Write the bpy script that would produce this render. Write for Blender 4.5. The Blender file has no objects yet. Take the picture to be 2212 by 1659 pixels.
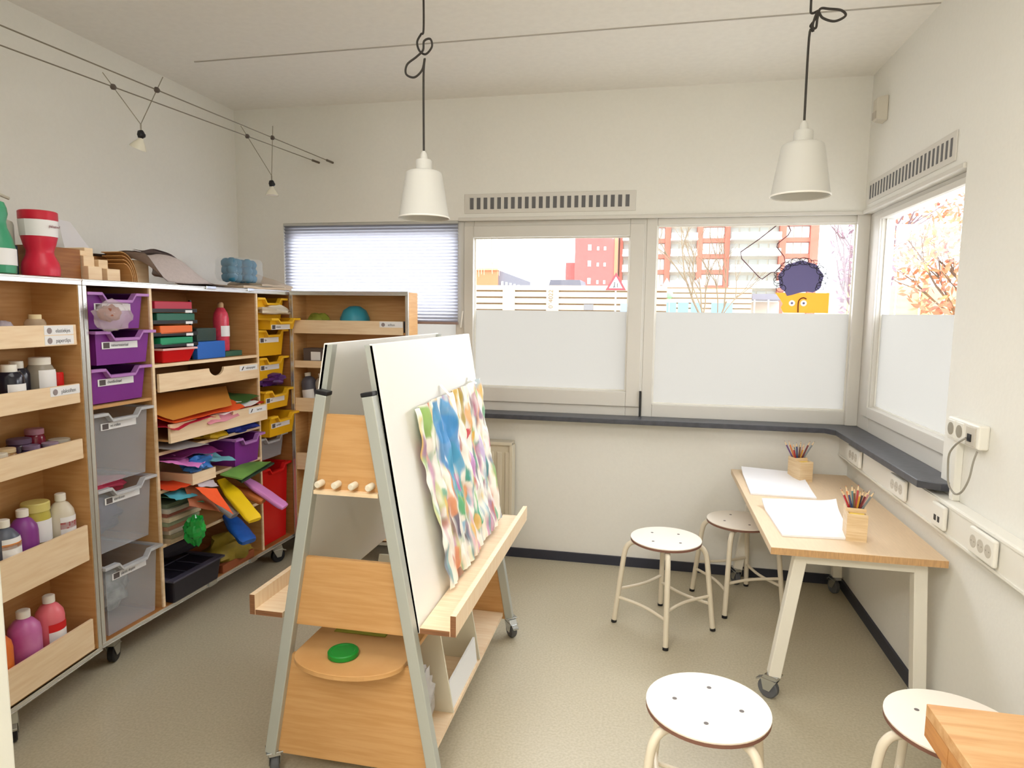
import bpy, math, random
from mathutils import Vector, Matrix, noise
R = math.radians
S = bpy.context.scene
COL = S.collection
rnd = random.Random(7)

# ------------------------------------------------------------------ materials
def lin(c):
    return tuple(((v/255.0)/12.92 if v/255.0 <= .04045 else ((v/255.0+.055)/1.055)**2.4) for v in c)
MATS = {}
def mat(name, rgb, rough=.55, metal=0.0, var=0.0, scale=40.0, bump=0.0, alpha=1.0, spec=.4, stretch=None, rgb2=None, trans=0.0):
    """principled material with optional noise colour variation and bump"""
    if name in MATS: return MATS[name]
    m = bpy.data.materials.new(name); m.use_nodes = True; MATS[name] = m
    nt = m.node_tree; n = nt.nodes; l = nt.links
    p = n['Principled BSDF']
    c = lin(rgb)
    p.inputs['Base Color'].default_value = (*c, 1)
    p.inputs['Roughness'].default_value = rough
    p.inputs['Metallic'].default_value = metal
    p.inputs['Specular IOR Level'].default_value = spec
    if trans: p.inputs['Transmission Weight'].default_value = trans
    if var or bump:
        tc = n.new('ShaderNodeTexCoord'); mp = n.new('ShaderNodeMapping'); nz = n.new('ShaderNodeTexNoise')
        l.new(tc.outputs['Object'], mp.inputs['Vector']); l.new(mp.outputs['Vector'], nz.inputs['Vector'])
        if stretch: mp.inputs['Scale'].default_value = stretch
        nz.inputs['Scale'].default_value = scale; nz.inputs['Detail'].default_value = 5
        if var:
            rp = n.new('ShaderNodeValToRGB')
            c2 = lin(rgb2) if rgb2 else tuple(v*(1-var) for v in c)
            rp.color_ramp.elements[0].position = .36; rp.color_ramp.elements[1].position = .64
            rp.color_ramp.elements[0].color = (*c2, 1); rp.color_ramp.elements[1].color = (*c, 1)
            l.new(nz.outputs['Fac'], rp.inputs['Fac']); l.new(rp.outputs['Color'], p.inputs['Base Color'])
        if bump:
            b = n.new('ShaderNodeBump'); b.inputs['Strength'].default_value = bump; b.inputs['Distance'].default_value = .01
            l.new(nz.outputs['Fac'], b.inputs['Height']); l.new(b.outputs['Normal'], p.inputs['Normal'])
    if alpha < 1:
        o = n['Material Output']; mx = n.new('ShaderNodeMixShader'); t = n.new('ShaderNodeBsdfTransparent')
        mx.inputs['Fac'].default_value = alpha
        l.new(t.outputs[0], mx.inputs[1]); l.new(p.outputs[0], mx.inputs[2]); l.new(mx.outputs[0], o.inputs['Surface'])
    return m
def wood(name, rgb, rgb2, stretch=(3, 3, 40), scale=2.2, rough=.5):
    return mat(name, rgb, rough, var=1, rgb2=rgb2, scale=scale, stretch=stretch)
def thin(name, rgb, tr, body='glossy', trl=(1, 1, 1)):
    """thin sheet: translucent / diffuse / transparent mixes"""
    if name in MATS: return MATS[name]
    m = bpy.data.materials.new(name); m.use_nodes = True; MATS[name] = m
    nt = m.node_tree; n = nt.nodes; l = nt.links
    n.remove(n['Principled BSDF']); o = n['Material Output']
    mx = n.new('ShaderNodeMixShader'); mx.inputs['Fac'].default_value = tr
    if body == 'glossy':
        a = n.new('ShaderNodeBsdfGlossy'); a.inputs['Roughness'].default_value = .03
        t = n.new('ShaderNodeBsdfTransparent'); t.inputs['Color'].default_value = (*lin(rgb), 1)
    else:
        a = n.new('ShaderNodeBsdfDiffuse'); a.inputs['Color'].default_value = (*lin(rgb), 1)
        t = n.new('ShaderNodeBsdfTranslucent'); t.inputs['Color'].default_value = (*lin(rgb), 1)
    l.new(a.outputs[0], mx.inputs[1]); l.new(t.outputs[0], mx.inputs[2]); l.new(mx.outputs[0], o.inputs['Surface'])
    return m

WALL = mat('wall_plaster', (233, 232, 226), .9, var=.015, scale=60, bump=.06, spec=.1)
CEIL = mat('ceiling_plaster', (240, 238, 232), .95, var=.03, scale=30, bump=.04, spec=.1)
FRAME = mat('window_frame_paint', (212, 209, 202), .45)
FLOOR = mat('linoleum', (192, 184, 162), .38, var=1, rgb2=(178, 170, 147), scale=110, bump=.02, spec=.35)
BASE = mat('baseboard_navy', (52, 54, 66), .5)
SLATE = mat('slate', (74, 76, 84), .35, var=.25, scale=30)
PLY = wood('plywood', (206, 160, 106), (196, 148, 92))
PLYSHADE = wood('plywood_shaded', (172, 118, 66), (160, 106, 54))  # plywood copy with the cabinet's inner shade put into its colour
BIRCH = wood('birch_ply', (243, 219, 184), (234, 205, 166), stretch=(3, 3, 30))
BIRCHY = wood('birch_ply_long', (244, 222, 190), (236, 208, 172), stretch=(3, 40, 3))
EDGE = wood('ply_edge', (150, 104, 70), (112, 74, 48), stretch=(3, 3, 200), scale=3)
OAK = wood('oak_top', (222, 178, 126), (204, 152, 98), stretch=(3, 30, 30), scale=1.6)
MAPLE = mat('table_laminate', (228, 203, 170), .4, var=.05, scale=8, stretch=(20, 2, 2))
SEATM = mat('stool_laminate', (246, 238, 226), .45, var=.03, scale=6)
SEDGE = mat('stool_edge', (126, 88, 74), .6)
CREAM = mat('cream_metal', (226, 216, 196), .35)
ALU = mat('aluminium', (186, 190, 184), .4, metal=.35)
ALUB = mat('aluminium_bright', (216, 216, 212), .25, metal=.75)
CHROME = mat('chrome', (200, 204, 208), .15, metal=1)
RUBBER = mat('rubber_grey', (92, 94, 98), .6)
BLACK = mat('black_plastic', (24, 24, 28), .4)
DARK = mat('dark_cord', (58, 54, 50), .7)
WHITE = mat('white_board', (240, 239, 234), .5)
WPLAST = mat('white_plastic', (232, 230, 222), .35)
PAPERW = mat('white_paper', (246, 246, 250), .8)
CARDW = mat('label_card', (236, 236, 238), .7)
INK = mat('label_ink', (90, 92, 100), .8)
SHADE = mat('lamp_shade', (205, 204, 198), .6)
SHADEIN = mat('lamp_rim', (240, 238, 232), .5)
PURPLE = mat('purple_tray', (126, 44, 142), .4)
PURPLER = mat('purple_rim', (176, 120, 190), .4)
YELLOW = mat('yellow_tray', (236, 180, 24), .4)
YELLOWR = mat('yellow_rim', (240, 188, 40), .4)
GREYT = mat('clear_tray', (216, 220, 228), .3, alpha=.2)
GREYR = mat('clear_tray_rim', (205, 207, 212), .3, alpha=.85)
REDT = mat('red_tray', (206, 20, 22), .35)
GLASS = thin('window_glass', (252, 253, 255), .94)
FROST = thin('frosted_film', (182, 181, 178), .62, 'diffuse')
BLINDF = thin('blind_fabric', (196, 198, 208), .72, 'diffuse')

# ------------------------------------------------------------------ mesh builder
class B:
    def __init__(s): s.v = []; s.f = []; s.m = []; s.cm = 0
    def mi(s, i): s.cm = i; return s
    def add(s, vs, fs):
        o = len(s.v); s.v += [tuple(v) for v in vs]
        for f in fs: s.f.append([i+o for i in f]); s.m.append(s.cm)
        return s
    def box(s, x0, x1, y0, y1, z0, z1):
        return s.add([(x0,y0,z0),(x1,y0,z0),(x1,y1,z0),(x0,y1,z0),(x0,y0,z1),(x1,y0,z1),(x1,y1,z1),(x0,y1,z1)],
                     [(3,2,1,0),(4,5,6,7),(0,1,5,4),(1,2,6,5),(2,3,7,6),(3,0,4,7)])
    def hull8(s, lo, hi):
        """lo/hi: 4 points each, counter-clockwise seen from above"""
        return s.add(list(lo)+list(hi), [(3,2,1,0),(4,5,6,7),(0,1,5,4),(1,2,6,5),(2,3,7,6),(3,0,4,7)])
    def bar(s, p, q, w, h, up=(0,0,1)):
        p, q = Vector(p), Vector(q); d = (q-p).normalized(); up = Vector(up)
        x = d.cross(up)
        if x.length < 1e-4: x = d.cross(Vector((0,1,0)))
        x.normalize(); y = x.cross(d).normalized()
        c = [(-w/2,-h/2),(w/2,-h/2),(w/2,h/2),(-w/2,h/2)]
        return s.hull8([p+x*a+y*b for a,b in c], [q+x*a+y*b for a,b in c])
    def prism(s, poly, f):
        """poly: 2d points; f(u,v,t) -> 3d for t 0 and 1"""
        n = len(poly)
        vs = [f(u,v,0) for u,v in poly]+[f(u,v,1) for u,v in poly]
        return s.add(vs, [list(range(n))[::-1], list(range(n,2*n))]+[[i,(i+1)%n,n+(i+1)%n,n+i] for i in range(n)])
    def lathe(s, prof, n=24, c=(0,0,0), ax=None, cap=True):
        ax = ax or Matrix.Identity(3); c = Vector(c); vs = []; fs = []
        for r, z in prof:
            for k in range(n):
                a = 2*math.pi*k/n
                vs.append(c+ax@Vector((r*math.cos(a), r*math.sin(a), z)))
        for i in range(len(prof)-1):
            for k in range(n):
                fs.append((i*n+k, i*n+(k+1)%n, (i+1)*n+(k+1)%n, (i+1)*n+k))
        if cap:
            fs.append(tuple(range(n))[::-1]); fs.append(tuple((len(prof)-1)*n+k for k in range(n)))
        return s.add(vs, fs)
    def tube(s, pts, r, n=8, closed=False):
        pts = [Vector(p) for p in pts]; m = len(pts); vs = []; fs = []; pn = None
        for i, p in enumerate(pts):
            a = pts[i-1] if (i > 0 or closed) else p; b = pts[(i+1) % m] if (i < m-1 or closed) else p
            d = (b-a).normalized()
            if pn is None: pn = d.orthogonal().normalized()
            pn = (pn-d*pn.dot(d)).normalized(); q = d.cross(pn)
            rr = r[i] if isinstance(r, (list, tuple)) else r
            for k in range(n):
                t = 2*math.pi*k/n; vs.append(p+pn*(rr*math.cos(t))+q*(rr*math.sin(t)))
        for i in range(m if closed else m-1):
            for k in range(n):
                j = (i+1) % m; fs.append((i*n+k, i*n+(k+1)%n, j*n+(k+1)%n, j*n+k))
        if not closed: fs.append(tuple(range(n))[::-1]); fs.append(tuple((m-1)*n+k for k in range(n)))
        return s.add(vs, fs)
    def grid(s, fn, nu, nv):
        vs = [fn(i/nu, j/nv) for j in range(nv+1) for i in range(nu+1)]
        w = nu+1
        return s.add(vs, [(j*w+i, j*w+i+1, (j+1)*w+i+1, (j+1)*w+i) for j in range(nv) for i in range(nu)])
    def sheet(s, a, b, c, d, amp=0.0, seed=0, n=8, fr=3.0, th=.0015):
        """slightly wavy quad a,b,c,d with thickness th"""
        a, b, c, d = map(Vector, (a, b, c, d)); nrm = (b-a).cross(d-a).normalized()
        def f(o):
            def g(u, v):
                p = (a*(1-u)+b*u)*(1-v)+(d*(1-u)+c*u)*v
                w = noise.noise(Vector((u*fr, v*fr, seed*7.3)))*amp
                return p+nrm*(w+o)
            return g
        s.grid(f(0), n, n)
        o = len(s.v); s.grid(f(-th), n, n)
        w = n+1
        base = o-(w*w)
        ring = [i for i in range(n)]+[j*w+n for j in range(n)]+[n*w+n-i for i in range(n)]+[(n-j)*w for j in range(n)]
        for i in range(len(ring)):
            p, q = ring[i], ring[(i+1) % len(ring)]
            s.f.append([base+p, o+p, o+q, base+q]); s.m.append(s.cm)
        return s
    def blob(s, c, r, seed=0, amp=.25, nu=20, nv=12, fr=2.2, flat=None):
        c = Vector(c); vs = []; fs = []
        for j in range(nv+1):
            t = math.pi*j/nv
            for i in range(nu):
                p = 2*math.pi*i/nu
                d = Vector((math.sin(t)*math.cos(p), math.sin(t)*math.sin(p), math.cos(t)))
                k = 1+amp*noise.noise(d*fr+Vector((seed*3.1, seed*1.7, 0)))*1.6
                q = Vector((d.x*r[0]*k, d.y*r[1]*k, d.z*r[2]*k))
                if flat is not None: q.z = max(q.z, flat)
                vs.append(c+q)
        for j in range(nv):
            for i in range(nu):
                fs.append((j*nu+i, (j+1)*nu+i, (j+1)*nu+(i+1)%nu, j*nu+(i+1)%nu))
        return s.add(vs, fs)
    def obj(s, name, mats, parent=None, loc=(0,0,0), rz=0, smooth=False, bev=0, kind=None, ang=40):
        me = bpy.data.meshes.new(name)
        me.from_pydata(s.v, [], s.f)
        if not isinstance(mats, (list, tuple)): mats = [mats]
        for m in mats: me.materials.append(m)
        for p, i in zip(me.polygons, s.m): p.material_index = i
        if smooth:
            me.shade_smooth()
            me.set_sharp_from_angle(angle=R(ang))
        me.update()
        o = bpy.data.objects.new(name, me); COL.objects.link(o)
        o.location = loc; o.rotation_euler = (0, 0, rz)
        if parent: o.parent = parent
        if bev:
            b = o.modifiers.new('soft', 'BEVEL'); b.width = bev; b.segments = 2; b.limit_method = 'ANGLE'; b.angle_limit = R(50)
        if kind: o['kind'] = kind
        return o
def tag(o, label, cat, group=None, kind=None):
    o['label'] = label; o['category'] = cat
    if group: o['group'] = group
    if kind: o['kind'] = kind
    return o
def thing(name, label, cat, loc=(0,0,0), rz=0, group=None):
    o = bpy.data.objects.new(name, None); COL.objects.link(o)
    o.location = loc; o.rotation_euler = (0, 0, rz); o.empty_display_size = .1
    return tag(o, label, cat, group)
def plab(o, t): o['label'] = t; return o
def text(parent, s, size, x, y, z, m=INK, rot=(R(90), 0, 0), al='CENTER', sx=1):
    c = bpy.data.curves.new('lettering', 'FONT'); c.body = s; c.size = size; c.align_x = al; c.align_y = 'CENTER'
    c.materials.append(m); c.extrude = .0002
    tmp = bpy.data.objects.new('lettering', c); COL.objects.link(tmp)
    me = bpy.data.meshes.new_from_object(tmp); bpy.data.objects.remove(tmp); bpy.data.curves.remove(c)
    o = bpy.data.objects.new('lettering', me); COL.objects.link(o); o.parent = parent
    o.location = (x, y, z); o.rotation_euler = rot; o.scale = (sx, 1, 1)
    return o
def copy_thing(root, label, loc, rz=None, group=None):
    r = root.copy(); COL.objects.link(r); r.location = loc; r['label'] = label
    if rz is not None: r.rotation_euler = (0, 0, rz)
    if group: r['group'] = group
    for ch in root.children:
        c = ch.copy(); COL.objects.link(c); c.parent = r
        for g in ch.children:
            d = g.copy(); COL.objects.link(d); d.parent = c
    return r
NEGY = Matrix(((1,0,0),(0,0,-1),(0,1,0)))     # lathe axis z -> -y
mat('outlet_grey', (150, 144, 130), .6)
XAX = Matrix(((0,0,1),(1,0,0),(0,1,0)))     # lathe axis z -> x
YAX = Matrix(((1,0,0),(0,0,1),(0,-1,0)))    # lathe axis z -> y

# ------------------------------------------------------------------ room shell
XL, XR, YB, ZC = -2.61, 1.085, 3.89, 2.735
YF = -2.6; T = .14
OX0, OZ0, OZ1 = -2.29, .87, 2.035       # window band on the back wall
OY0 = 2.72                              # near end of the right-hand window
B().box(XL-.2, XR+T, YF, YB+T, -.12, 0).obj('floor', FLOOR, kind='structure')
B().box(XL-.2, XR+T, YF, YB+T, ZC, ZC+.15).obj('ceiling', CEIL, kind='structure')
B().box(XL-.2, XL, YF, YB+T, 0, ZC).obj('wall_left', WALL, kind='structure')
b = B().box(XL, XR+T, YB, YB+T, 0, OZ0).box(XL, XR+T, YB, YB+T, OZ1, ZC).box(XL, OX0, YB, YB+T, OZ0, OZ1)
b.obj('wall_back', WALL, kind='structure')
b = B().box(XR, XR+T, YF, OY0, 0, ZC).box(XR, XR+T, OY0, YB, 0, OZ0).box(XR, XR+T, OY0, YB, OZ1, ZC)
b.obj('wall_right', WALL, kind='structure')
B().box(XL, XR+T, YF-.15, YF, 0, ZC).obj('wall_rear', WALL, kind='structure')
B().box(XL, -.957, .72, .8, 0, ZC).obj('wall_front', mat('door_post_paint', (226, 226, 216), .5), kind='structure', bev=.004)
B().box(XL, XR, YB-.012, YB, 0, .056).obj('baseboard_back', BASE, kind='structure')
B().box(XR-.012, XR, YF, YB-.012, 0, .056).obj('baseboard_right', BASE, kind='structure')
B().box(XL, XL+.012, .8, YB-.012, 0, .056).obj('baseboard_left', BASE, kind='structure')
# ceiling panel joint
B().bar((-2.3, 3.11, ZC-.002), (1.08, 3.06, ZC-.002), .006, .004).obj('trim_2', mat('joint_grey', (178, 174, 166), .8), kind='structure')
# slate window sill running round the corner
sill = [(-2.3, 3.776), (.97, 3.776-.0), (.97, 3.68), (.983, 2.66), (1.047, 2.618), (1.1, 2.618), (1.1, 2.72), (1.13, 2.72), (1.13, 3.93), (-2.3, 3.93)]
sill[1] = (.93, 3.776); sill[2] = (.97, 3.72)
B().prism(sill, lambda u, v, t: (u, v, .872+.028*t)).obj('trim_1', SLATE, kind='structure', bev=.003)

# windows -----------------------------------------------------------
YW0, YW1 = 3.925, 3.985
def ringY(b, x0, x1, z0, z1, gx0, gx1, gz0, gz1, y0, y1):
    b.box(x0, gx0, y0, y1, z0, z1).box(gx1, x1, y0, y1, z0, z1)
    return b.box(gx0, gx1, y0, y1, z0, gz0).box(gx0, gx1, y0, y1, gz1, z1)
def ringX(b, y0, y1, z0, z1, gy0, gy1, gz0, gz1, x0, x1):
    b.box(x0, x1, y0, gy0, z0, z1).box(x0, x1, gy1, y1, z0, z1)
    return b.box(x0, x1, gy0, gy1, z0, gz0).box(x0, x1, gy0, gy1, gz1, z1)
def bead(b, gx0, gx1, gz0, gz1, y):
    w = .008
    return b.box(gx0, gx1, y-.004, y, gz0, gz0+w).box(gx0, gx1, y-.004, y, gz1-w, gz1).box(gx0, gx0+w, y-.004, y, gz0+w, gz1-w).box(gx1-w, gx1, y-.004, y, gz0+w, gz1-w)
ZF = 1.508
def winY(n, x0, x1, gx0, gx1, gz0, gz1, y0=YW0, sash=None):
    w = ringY(B(), x0, x1, OZ0+.028, OZ1, gx0, gx1, gz0, gz1, y0, YW1)
    w = w.obj('window_%d' % n, FRAME, kind='structure', bev=.004)
    if sash:
        s0, s1, t0, t1 = sash
        ringY(B(), s0, s1, t0, t1, gx0, gx1, gz0, gz1, y0-.014, y0).obj('sash', FRAME, w, bev=.004)
    bead(B(), gx0, gx1, gz0, gz1, 3.952).obj('glazing_bead', WPLAST, w)
    B().box(gx0, gx1, 3.956, 3.96, ZF, gz1).obj('glass', GLASS, w)
    B().box(gx0, gx1, 3.956, 3.96, gz0, ZF).obj('frosted_glass', FROST, w)
    return w
w1 = winY(1, OX0, -1.115, -2.24, -1.165, .97, 1.99)
w2 = winY(2, -1.115, -.04, -1.055, -.132, 1.042, 1.938, sash=(-1.112, -.05, .955, 2.005))
w3 = winY(3, -.04, 1.185, .02, 1.066, .975, 1.995)
B().box(-.052, -.04, 3.9, 3.912, .9, 1.05).obj('hinge', BLACK, w2)
B().tube([(-1.13, 3.905, 1.4), (-1.118, 3.905, 1.5)], .005).obj('handle', WPLAST, w1)
w = ringX(B(), 2.7, 3.925, OZ0+.028, OZ1, 2.765, 3.72, 1.03, 1.985, 1.121, 1.185).obj('window_4', FRAME, kind='structure', bev=.004)
ringX(B(), 2.74, 3.80, .975, 2.012, 2.765, 3.72, 1.03, 1.985, 1.110, 1.121).obj('sash', FRAME, w, bev=.003)
B().box(1.15, 1.154, 2.765, 3.72, ZF, 1.985).obj('glass', GLASS, w)
B().box(1.15, 1.154, 2.765, 3.72, 1.03, ZF).obj('frosted_glass', FROST, w)
B().box(1.142, 1.149, 2.765, 2.773, 1.03, 1.985).box(1.142, 1.149, 3.712, 3.72, 1.03, 1.985).box(1.142, 1.149, 2.773, 3.712, 1.03, 1.038).obj('glazing_bead', WPLAST, w)
B().box(1.06, 1.121, 3.895, 3.925, .9, OZ1).obj('trim_3', FRAME, kind='structure', bev=.004)
# head trims under the grilles
B().box(-1.14, 1.085, YB-.012, YB, 2.03, 2.05).obj('trim_4', FRAME, kind='structure', bev=.003)
B().box(XR-.012, XR, 2.72, YB-.012, 2.03, 2.05).obj('trim_5', FRAME, kind='structure', bev=.003)
# ventilation grilles
t = thing('ventilation_grille', 'long white slotted air grille above the middle window of the back wall', 'air vent', (-.604, YB, 2.13), 0, 'slotted air grilles above windows')
B().box(-.50, .50, -.006, 0, -.056, .056).obj('plate', FRAME, t, bev=.002)
b = B()
for i in range(23): b.box(-.465+i*.0412, -.465+i*.0412+.022, -.0075, -.0055, -.033, .033)
b.obj('slots', mat('slot_grey', (104, 104, 106), .8), t)
t = thing('ventilation_grille', 'long white slotted air grille above the window of the right wall', 'air vent', (XR, 3.32, 2.13), R(-90), 'slotted air grilles above windows')
B().box(-.51, .51, -.006, 0, -.056, .056).obj('plate', FRAME, t, bev=.002)
b = B()
for i in range(24): b.box(-.48+i*.041, -.48+i*.041+.017, -.0075, -.0055, -.034, .034)
b.obj('slots', MATS['slot_grey'], t)

# pleated blind -----------------------------------------------------
t = thing('pleated_blind', 'white pleated blind lowered over the leftmost window', 'blind', (-1.718, 3.902, 2.03))
B().box(-.572, .572, -.012, .012, -.012, .004).obj('head_rail', mat('blind_rail', (190, 190, 186), .4, metal=.3), t, bev=.002)
b = B(); n = 30; pts = []
for i in range(2*n+1):
    z = -.012-(.585*(i/(2*n))); pts.append(((.008 if i % 2 else -.007), z))
for i in range(2*n):
    (y0, z0), (y1, z1) = pts[i], pts[i+1]
    b.add([(-.57, y0, z0), (.57, y0, z0), (.57, y1, z1), (-.57, y1, z1)], [(0, 3, 2, 1)])
b.obj('fabric', BLINDF, t)
B().box(-.572, .572, -.012, .012, -.612, -.597).obj('bottom_rail', mat('blind_bottom_rail', (150, 128, 122), .5), t, bev=.002)

# radiator ----------------------------------------------------------
t = thing('panel_radiator', 'cream ribbed panel radiator under the sill behind the easel', 'radiator', (-1.33, 3.845, .18))
RAD = mat('radiator_cream', (222, 214, 194), .4)
b = B().box(-.55, .55, -.045, -.02, 0, .545)
for i in range(22): b.box(-.53+i*.0495, -.53+i*.0495+.028, -.055, -.045, .05, .49)
b.obj('front_panel', RAD, t, bev=.004)
B().box(-.55, .55, -.058, .03, .53, .55).obj('top_cover', RAD, t, bev=.003)
B().box(.535, .555, -.058, .03, .0, .53).obj('side_cover', RAD, t, bev=.003)
B().box(-.45, -.42, -.02, .045, .1, .45).box(.42, .45, -.02, .045, .1, .45).obj('bracket', RAD, t)

# cable trunk, sockets ----------------------------------------------
t = thing('wall_duct', 'white wall duct running along the right wall under the sill', 'cable duct', (XR, 0, .735))
B().box(-.05, 0, -1.5, 3.885, 0, .12).obj('channel', WPLAST, t, bev=.004)
B().box(-.054, -.05, -1.5, 3.885, .004, .012).box(-.054, -.05, -1.5, 3.885, .108, .116).obj('cover_lip', WPLAST, t)
def socket(y, L, label, kind):
    t = thing('wall_socket', label, 'socket', (1.031, y, .8), R(-90), 'sockets set in the wall duct')
    B().box(-L/2, L/2, -.016, 0, -.042, .042).obj('plate', WPLAST, t, bev=.006)
    G = mat('socket_well', (196, 190, 178), .6)
    if kind == 3:
        for i in (-1, 0, 1):
            o = B().lathe([(.0205, .014), (.0205, .0168), (.019, .0172)], 24, (i*.047, 0, .0), NEGY).obj('outlet', G, t)
            B().lathe([(.0028, .0172), (.0028, .0174)], 8, (i*.047-.0095, 0, 0), NEGY).lathe([(.0028, .0172), (.0028, .0174)], 8, (i*.047+.0095, 0, 0), NEGY).obj('contact_holes', MATS['outlet_grey'], o)
    else:
        B().box(-.022, -.006, -.0175, -.015, -.02, .0).box(.008, .022, -.0175, -.015, -.02, .0).obj('data_port', BLACK, t)
    return t
socket(3.562, .2, 'triple socket in wall duct near the far corner under the sill', 3)
socket(2.955, .165, 'triple socket in wall duct beside the near end of the slate sill', 3)
socket(2.553, .1, 'square data socket with two dark ports in the wall duct', 2)
socket(2.234, .16, 'triple socket in wall duct nearest the wooden desk', 3)
t = thing('wall_socket', 'surface double socket and data box on right wall with looped cable', 'socket', (XR, 2.5, 1.11), R(-90))
B().box(-.115, .115, -.035, 0, -.04, .04).obj('box', WPLAST, t, bev=.006)
for x in (-.08, -.015):
    B().box(x-.029, x+.029, -.038, -.034, -.031, .031).obj('outlet_plate', WPLAST, t, bev=.004)
    B().lathe([(.022, .034), (.022, .0395), (.02, .0398)], 24, (x, 0, 0), NEGY).obj('outlet', MATS['outlet_grey'], t)
B().box(.03, .1, -.038, -.03, -.035, .03).obj('data_plate', MATS['socket_well'], t, bev=.003)
B().box(.05, .075, -.041, -.037, -.02, .005).obj('data_port', BLACK, t)
pts = [(.055, -.045, -.01), (.03, -.06, -.035), (-.02, -.06, -.08), (-.045, -.05, -.14), (-.03, -.05, -.19), (.02, -.05, -.21), (.07, -.05, -.19), (.1, -.045, -.14), (.108, -.04, -.08), (.105, -.03, -.045)]
def smoothpath(P, k=6):
    P = [Vector(p) for p in P]; out = []
    for i in range(len(P)-1):
        p0, p1, p2, p3 = P[max(0, i-1)], P[i], P[i+1], P[min(len(P)-1, i+2)]
        for j in range(k):
            s = j/k
            out.append(.5*((2*p1)+(p2-p0)*s+(2*p0-5*p1+4*p2-p3)*s*s+(3*p1-p0-3*p2+p3)*s**3))
    return out+[P[-1]]
B().tube(smoothpath(pts), .0035, 6).obj('cable', mat('grey_cable', (150, 146, 136), .6), t, smooth=True)
B().box(-.085, -.055, -.025, 0, -.255, -.04).obj('conduit', WPLAST, t, bev=.003)
t = thing('motion_detector', 'small white sensor box high on the right wall near corner', 'sensor', (XR, 3.66, 2.5), R(-90))
B().prism([(-.04, -.06), (.04, -.06), (.04, .06), (-.04, .06)], lambda u, v, q: (u*(1-.2*q), -.05*q, v*(1-.15*q))).obj('housing', mat('sensor_beige', (206, 200, 186), .5), t, bev=.006)
B().prism([(-.025, -.045), (.025, -.045), (.025, -.01), (-.025, -.01)], lambda u, v, q: (u, -.045-.008*q, v)).obj('lens', mat('sensor_lens', (180, 172, 158), .3), t)

# ------------------------------------------------------------------ casters
def caster(parent, x, y, z_top, r=.038, rz=0, brake=True, wm=RUBBER, bm=CHROME):
    """swivel caster: fork (part) with wheel (sub-part); touches z = 0 in parent space"""
    ca, sa = math.cos(rz), math.sin(rz)
    def L(u, v, z): return (x+u*ca-v*sa, y+u*sa+v*ca, z)
    ox = .018
    b = B()
    b.hull8([L(-.026,-.026,z_top-.006), L(.026,-.026,z_top-.006), L(.026,.026,z_top-.006), L(-.026,.026,z_top-.006)], [L(-.026,-.026,z_top), L(.026,-.026,z_top), L(.026,.026,z_top), L(-.026,.026,z_top)])
    c = [L(*p) for p in ((-.02,-.018,2*r+.002),(.045,-.018,2*r-.006),(.045,.018,2*r-.006),(-.02,.018,2*r+.002))]
    d = [L(*p) for p in ((-.02,-.018,z_top-.006),(.03,-.018,z_top-.006),(.03,.018,z_top-.006),(-.02,.018,z_top-.006))]
    b.hull8(c, d)
    for sgn in (-1, 1):
        v0, v1 = sgn*.015, sgn*.019
        if v0 > v1: v0, v1 = v1, v0
        q = [(-.02, 2*r), (.045, 2*r), (ox+.014, r-.008), (ox-.012, r-.008)]
        b.prism(q, lambda u, z, k: L(u, v0+(v1-v0)*k, z))
    if brake:
        b.hull8([L(.045,-.014,2*r-.012), L(.066,-.014,2*r-.022), L(.066,.014,2*r-.022), L(.045,.014,2*r-.012)], [L(.045,-.014,2*r-.004), L(.066,-.014,2*r-.014), L(.066,.014,2*r-.014), L(.045,.014,2*r-.004)])
    f = b.obj('caster', bm, parent, bev=.0015)
    rot = Matrix.Rotation(rz, 3, 'Z')@YAX
    w = B().lathe([(r*.35, -.013), (r*.9, -.013), (r, -.009), (r, .009), (r*.9, .013), (r*.35, .013)], 22, L(ox, 0, r), rot)
    w.obj('wheel', wm, f, smooth=True)
    return f

# ------------------------------------------------------------------ storage cabinet frames
AB = math.atan2(1.374, .051)
def cab(x, y, z):      # cabinet body, front view coordinates -> world
    c, s = math.cos(AB), math.sin(AB)
    return Vector((-2.127+x*c-y*s, 2.173+x*s+y*c, z))
AL = math.atan2(.995, -.098)
def ldo(x, y, z):      # left-hand door
    c, s = math.cos(AL), math.sin(AL)
    return Vector((-2.045+x*c-y*s, 1.4525+x*s+y*c, z))
AR = 0.0
def rdo(x, y, z): return Vector((-2.055+x, 3.55+y, z))
Z0, Z1 = .13, 1.6
W, D = 1.41, .45
cb = thing('storage_cabinet', 'tall plywood studio cabinet on wheels with both shelf doors swung open', 'cabinet', cab(0, 0, 0), AB)
B().box(0, W, 0, D, Z0, Z0+.018).box(0, W, 0, D, Z1-.018, Z1).box(0, .018, 0, D, Z0+.018, Z1-.018).box(W-.018, W, 0, D, Z0+.018, Z1-.018).box(.018, W-.018, D-.01, D, Z0+.018, Z1-.018).obj('carcass', PLYSHADE, cb)
def edging(name, x0, x1, z0, z1, parent, y=-.004):
    e = .02
    b = B().box(x0-.004, x1+.004, y, y+.012, z1-e, z1+.004).box(x0-.004, x1+.004, y, y+.012, z0-.004, z0+e-.004)
    b.box(x0-.004, x0+e-.006, y, y+.012, z0+e-.004, z1-e).box(x1-e+.006, x1+.004, y, y+.012, z0+e-.004, z1-e)
    b.box(x0-.004, x1+.004, y-.003, y, z1-.004, z1+.002).box(x0-.004, x1+.004, y-.003, y, z0-.002, z0+.003)
    return b.obj(name, ALUB, parent, bev=.002)
edging('edge_profile', 0, W, Z0, Z1, cb)
B().box(.335, .349, .012, D-.01, Z0+.018, Z1-.018).obj('divider', PLY, cb)
B().box(1.086, 1.1, .012, D-.01, Z0+.018, Z1-.018).obj('divider', PLY, cb)
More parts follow.
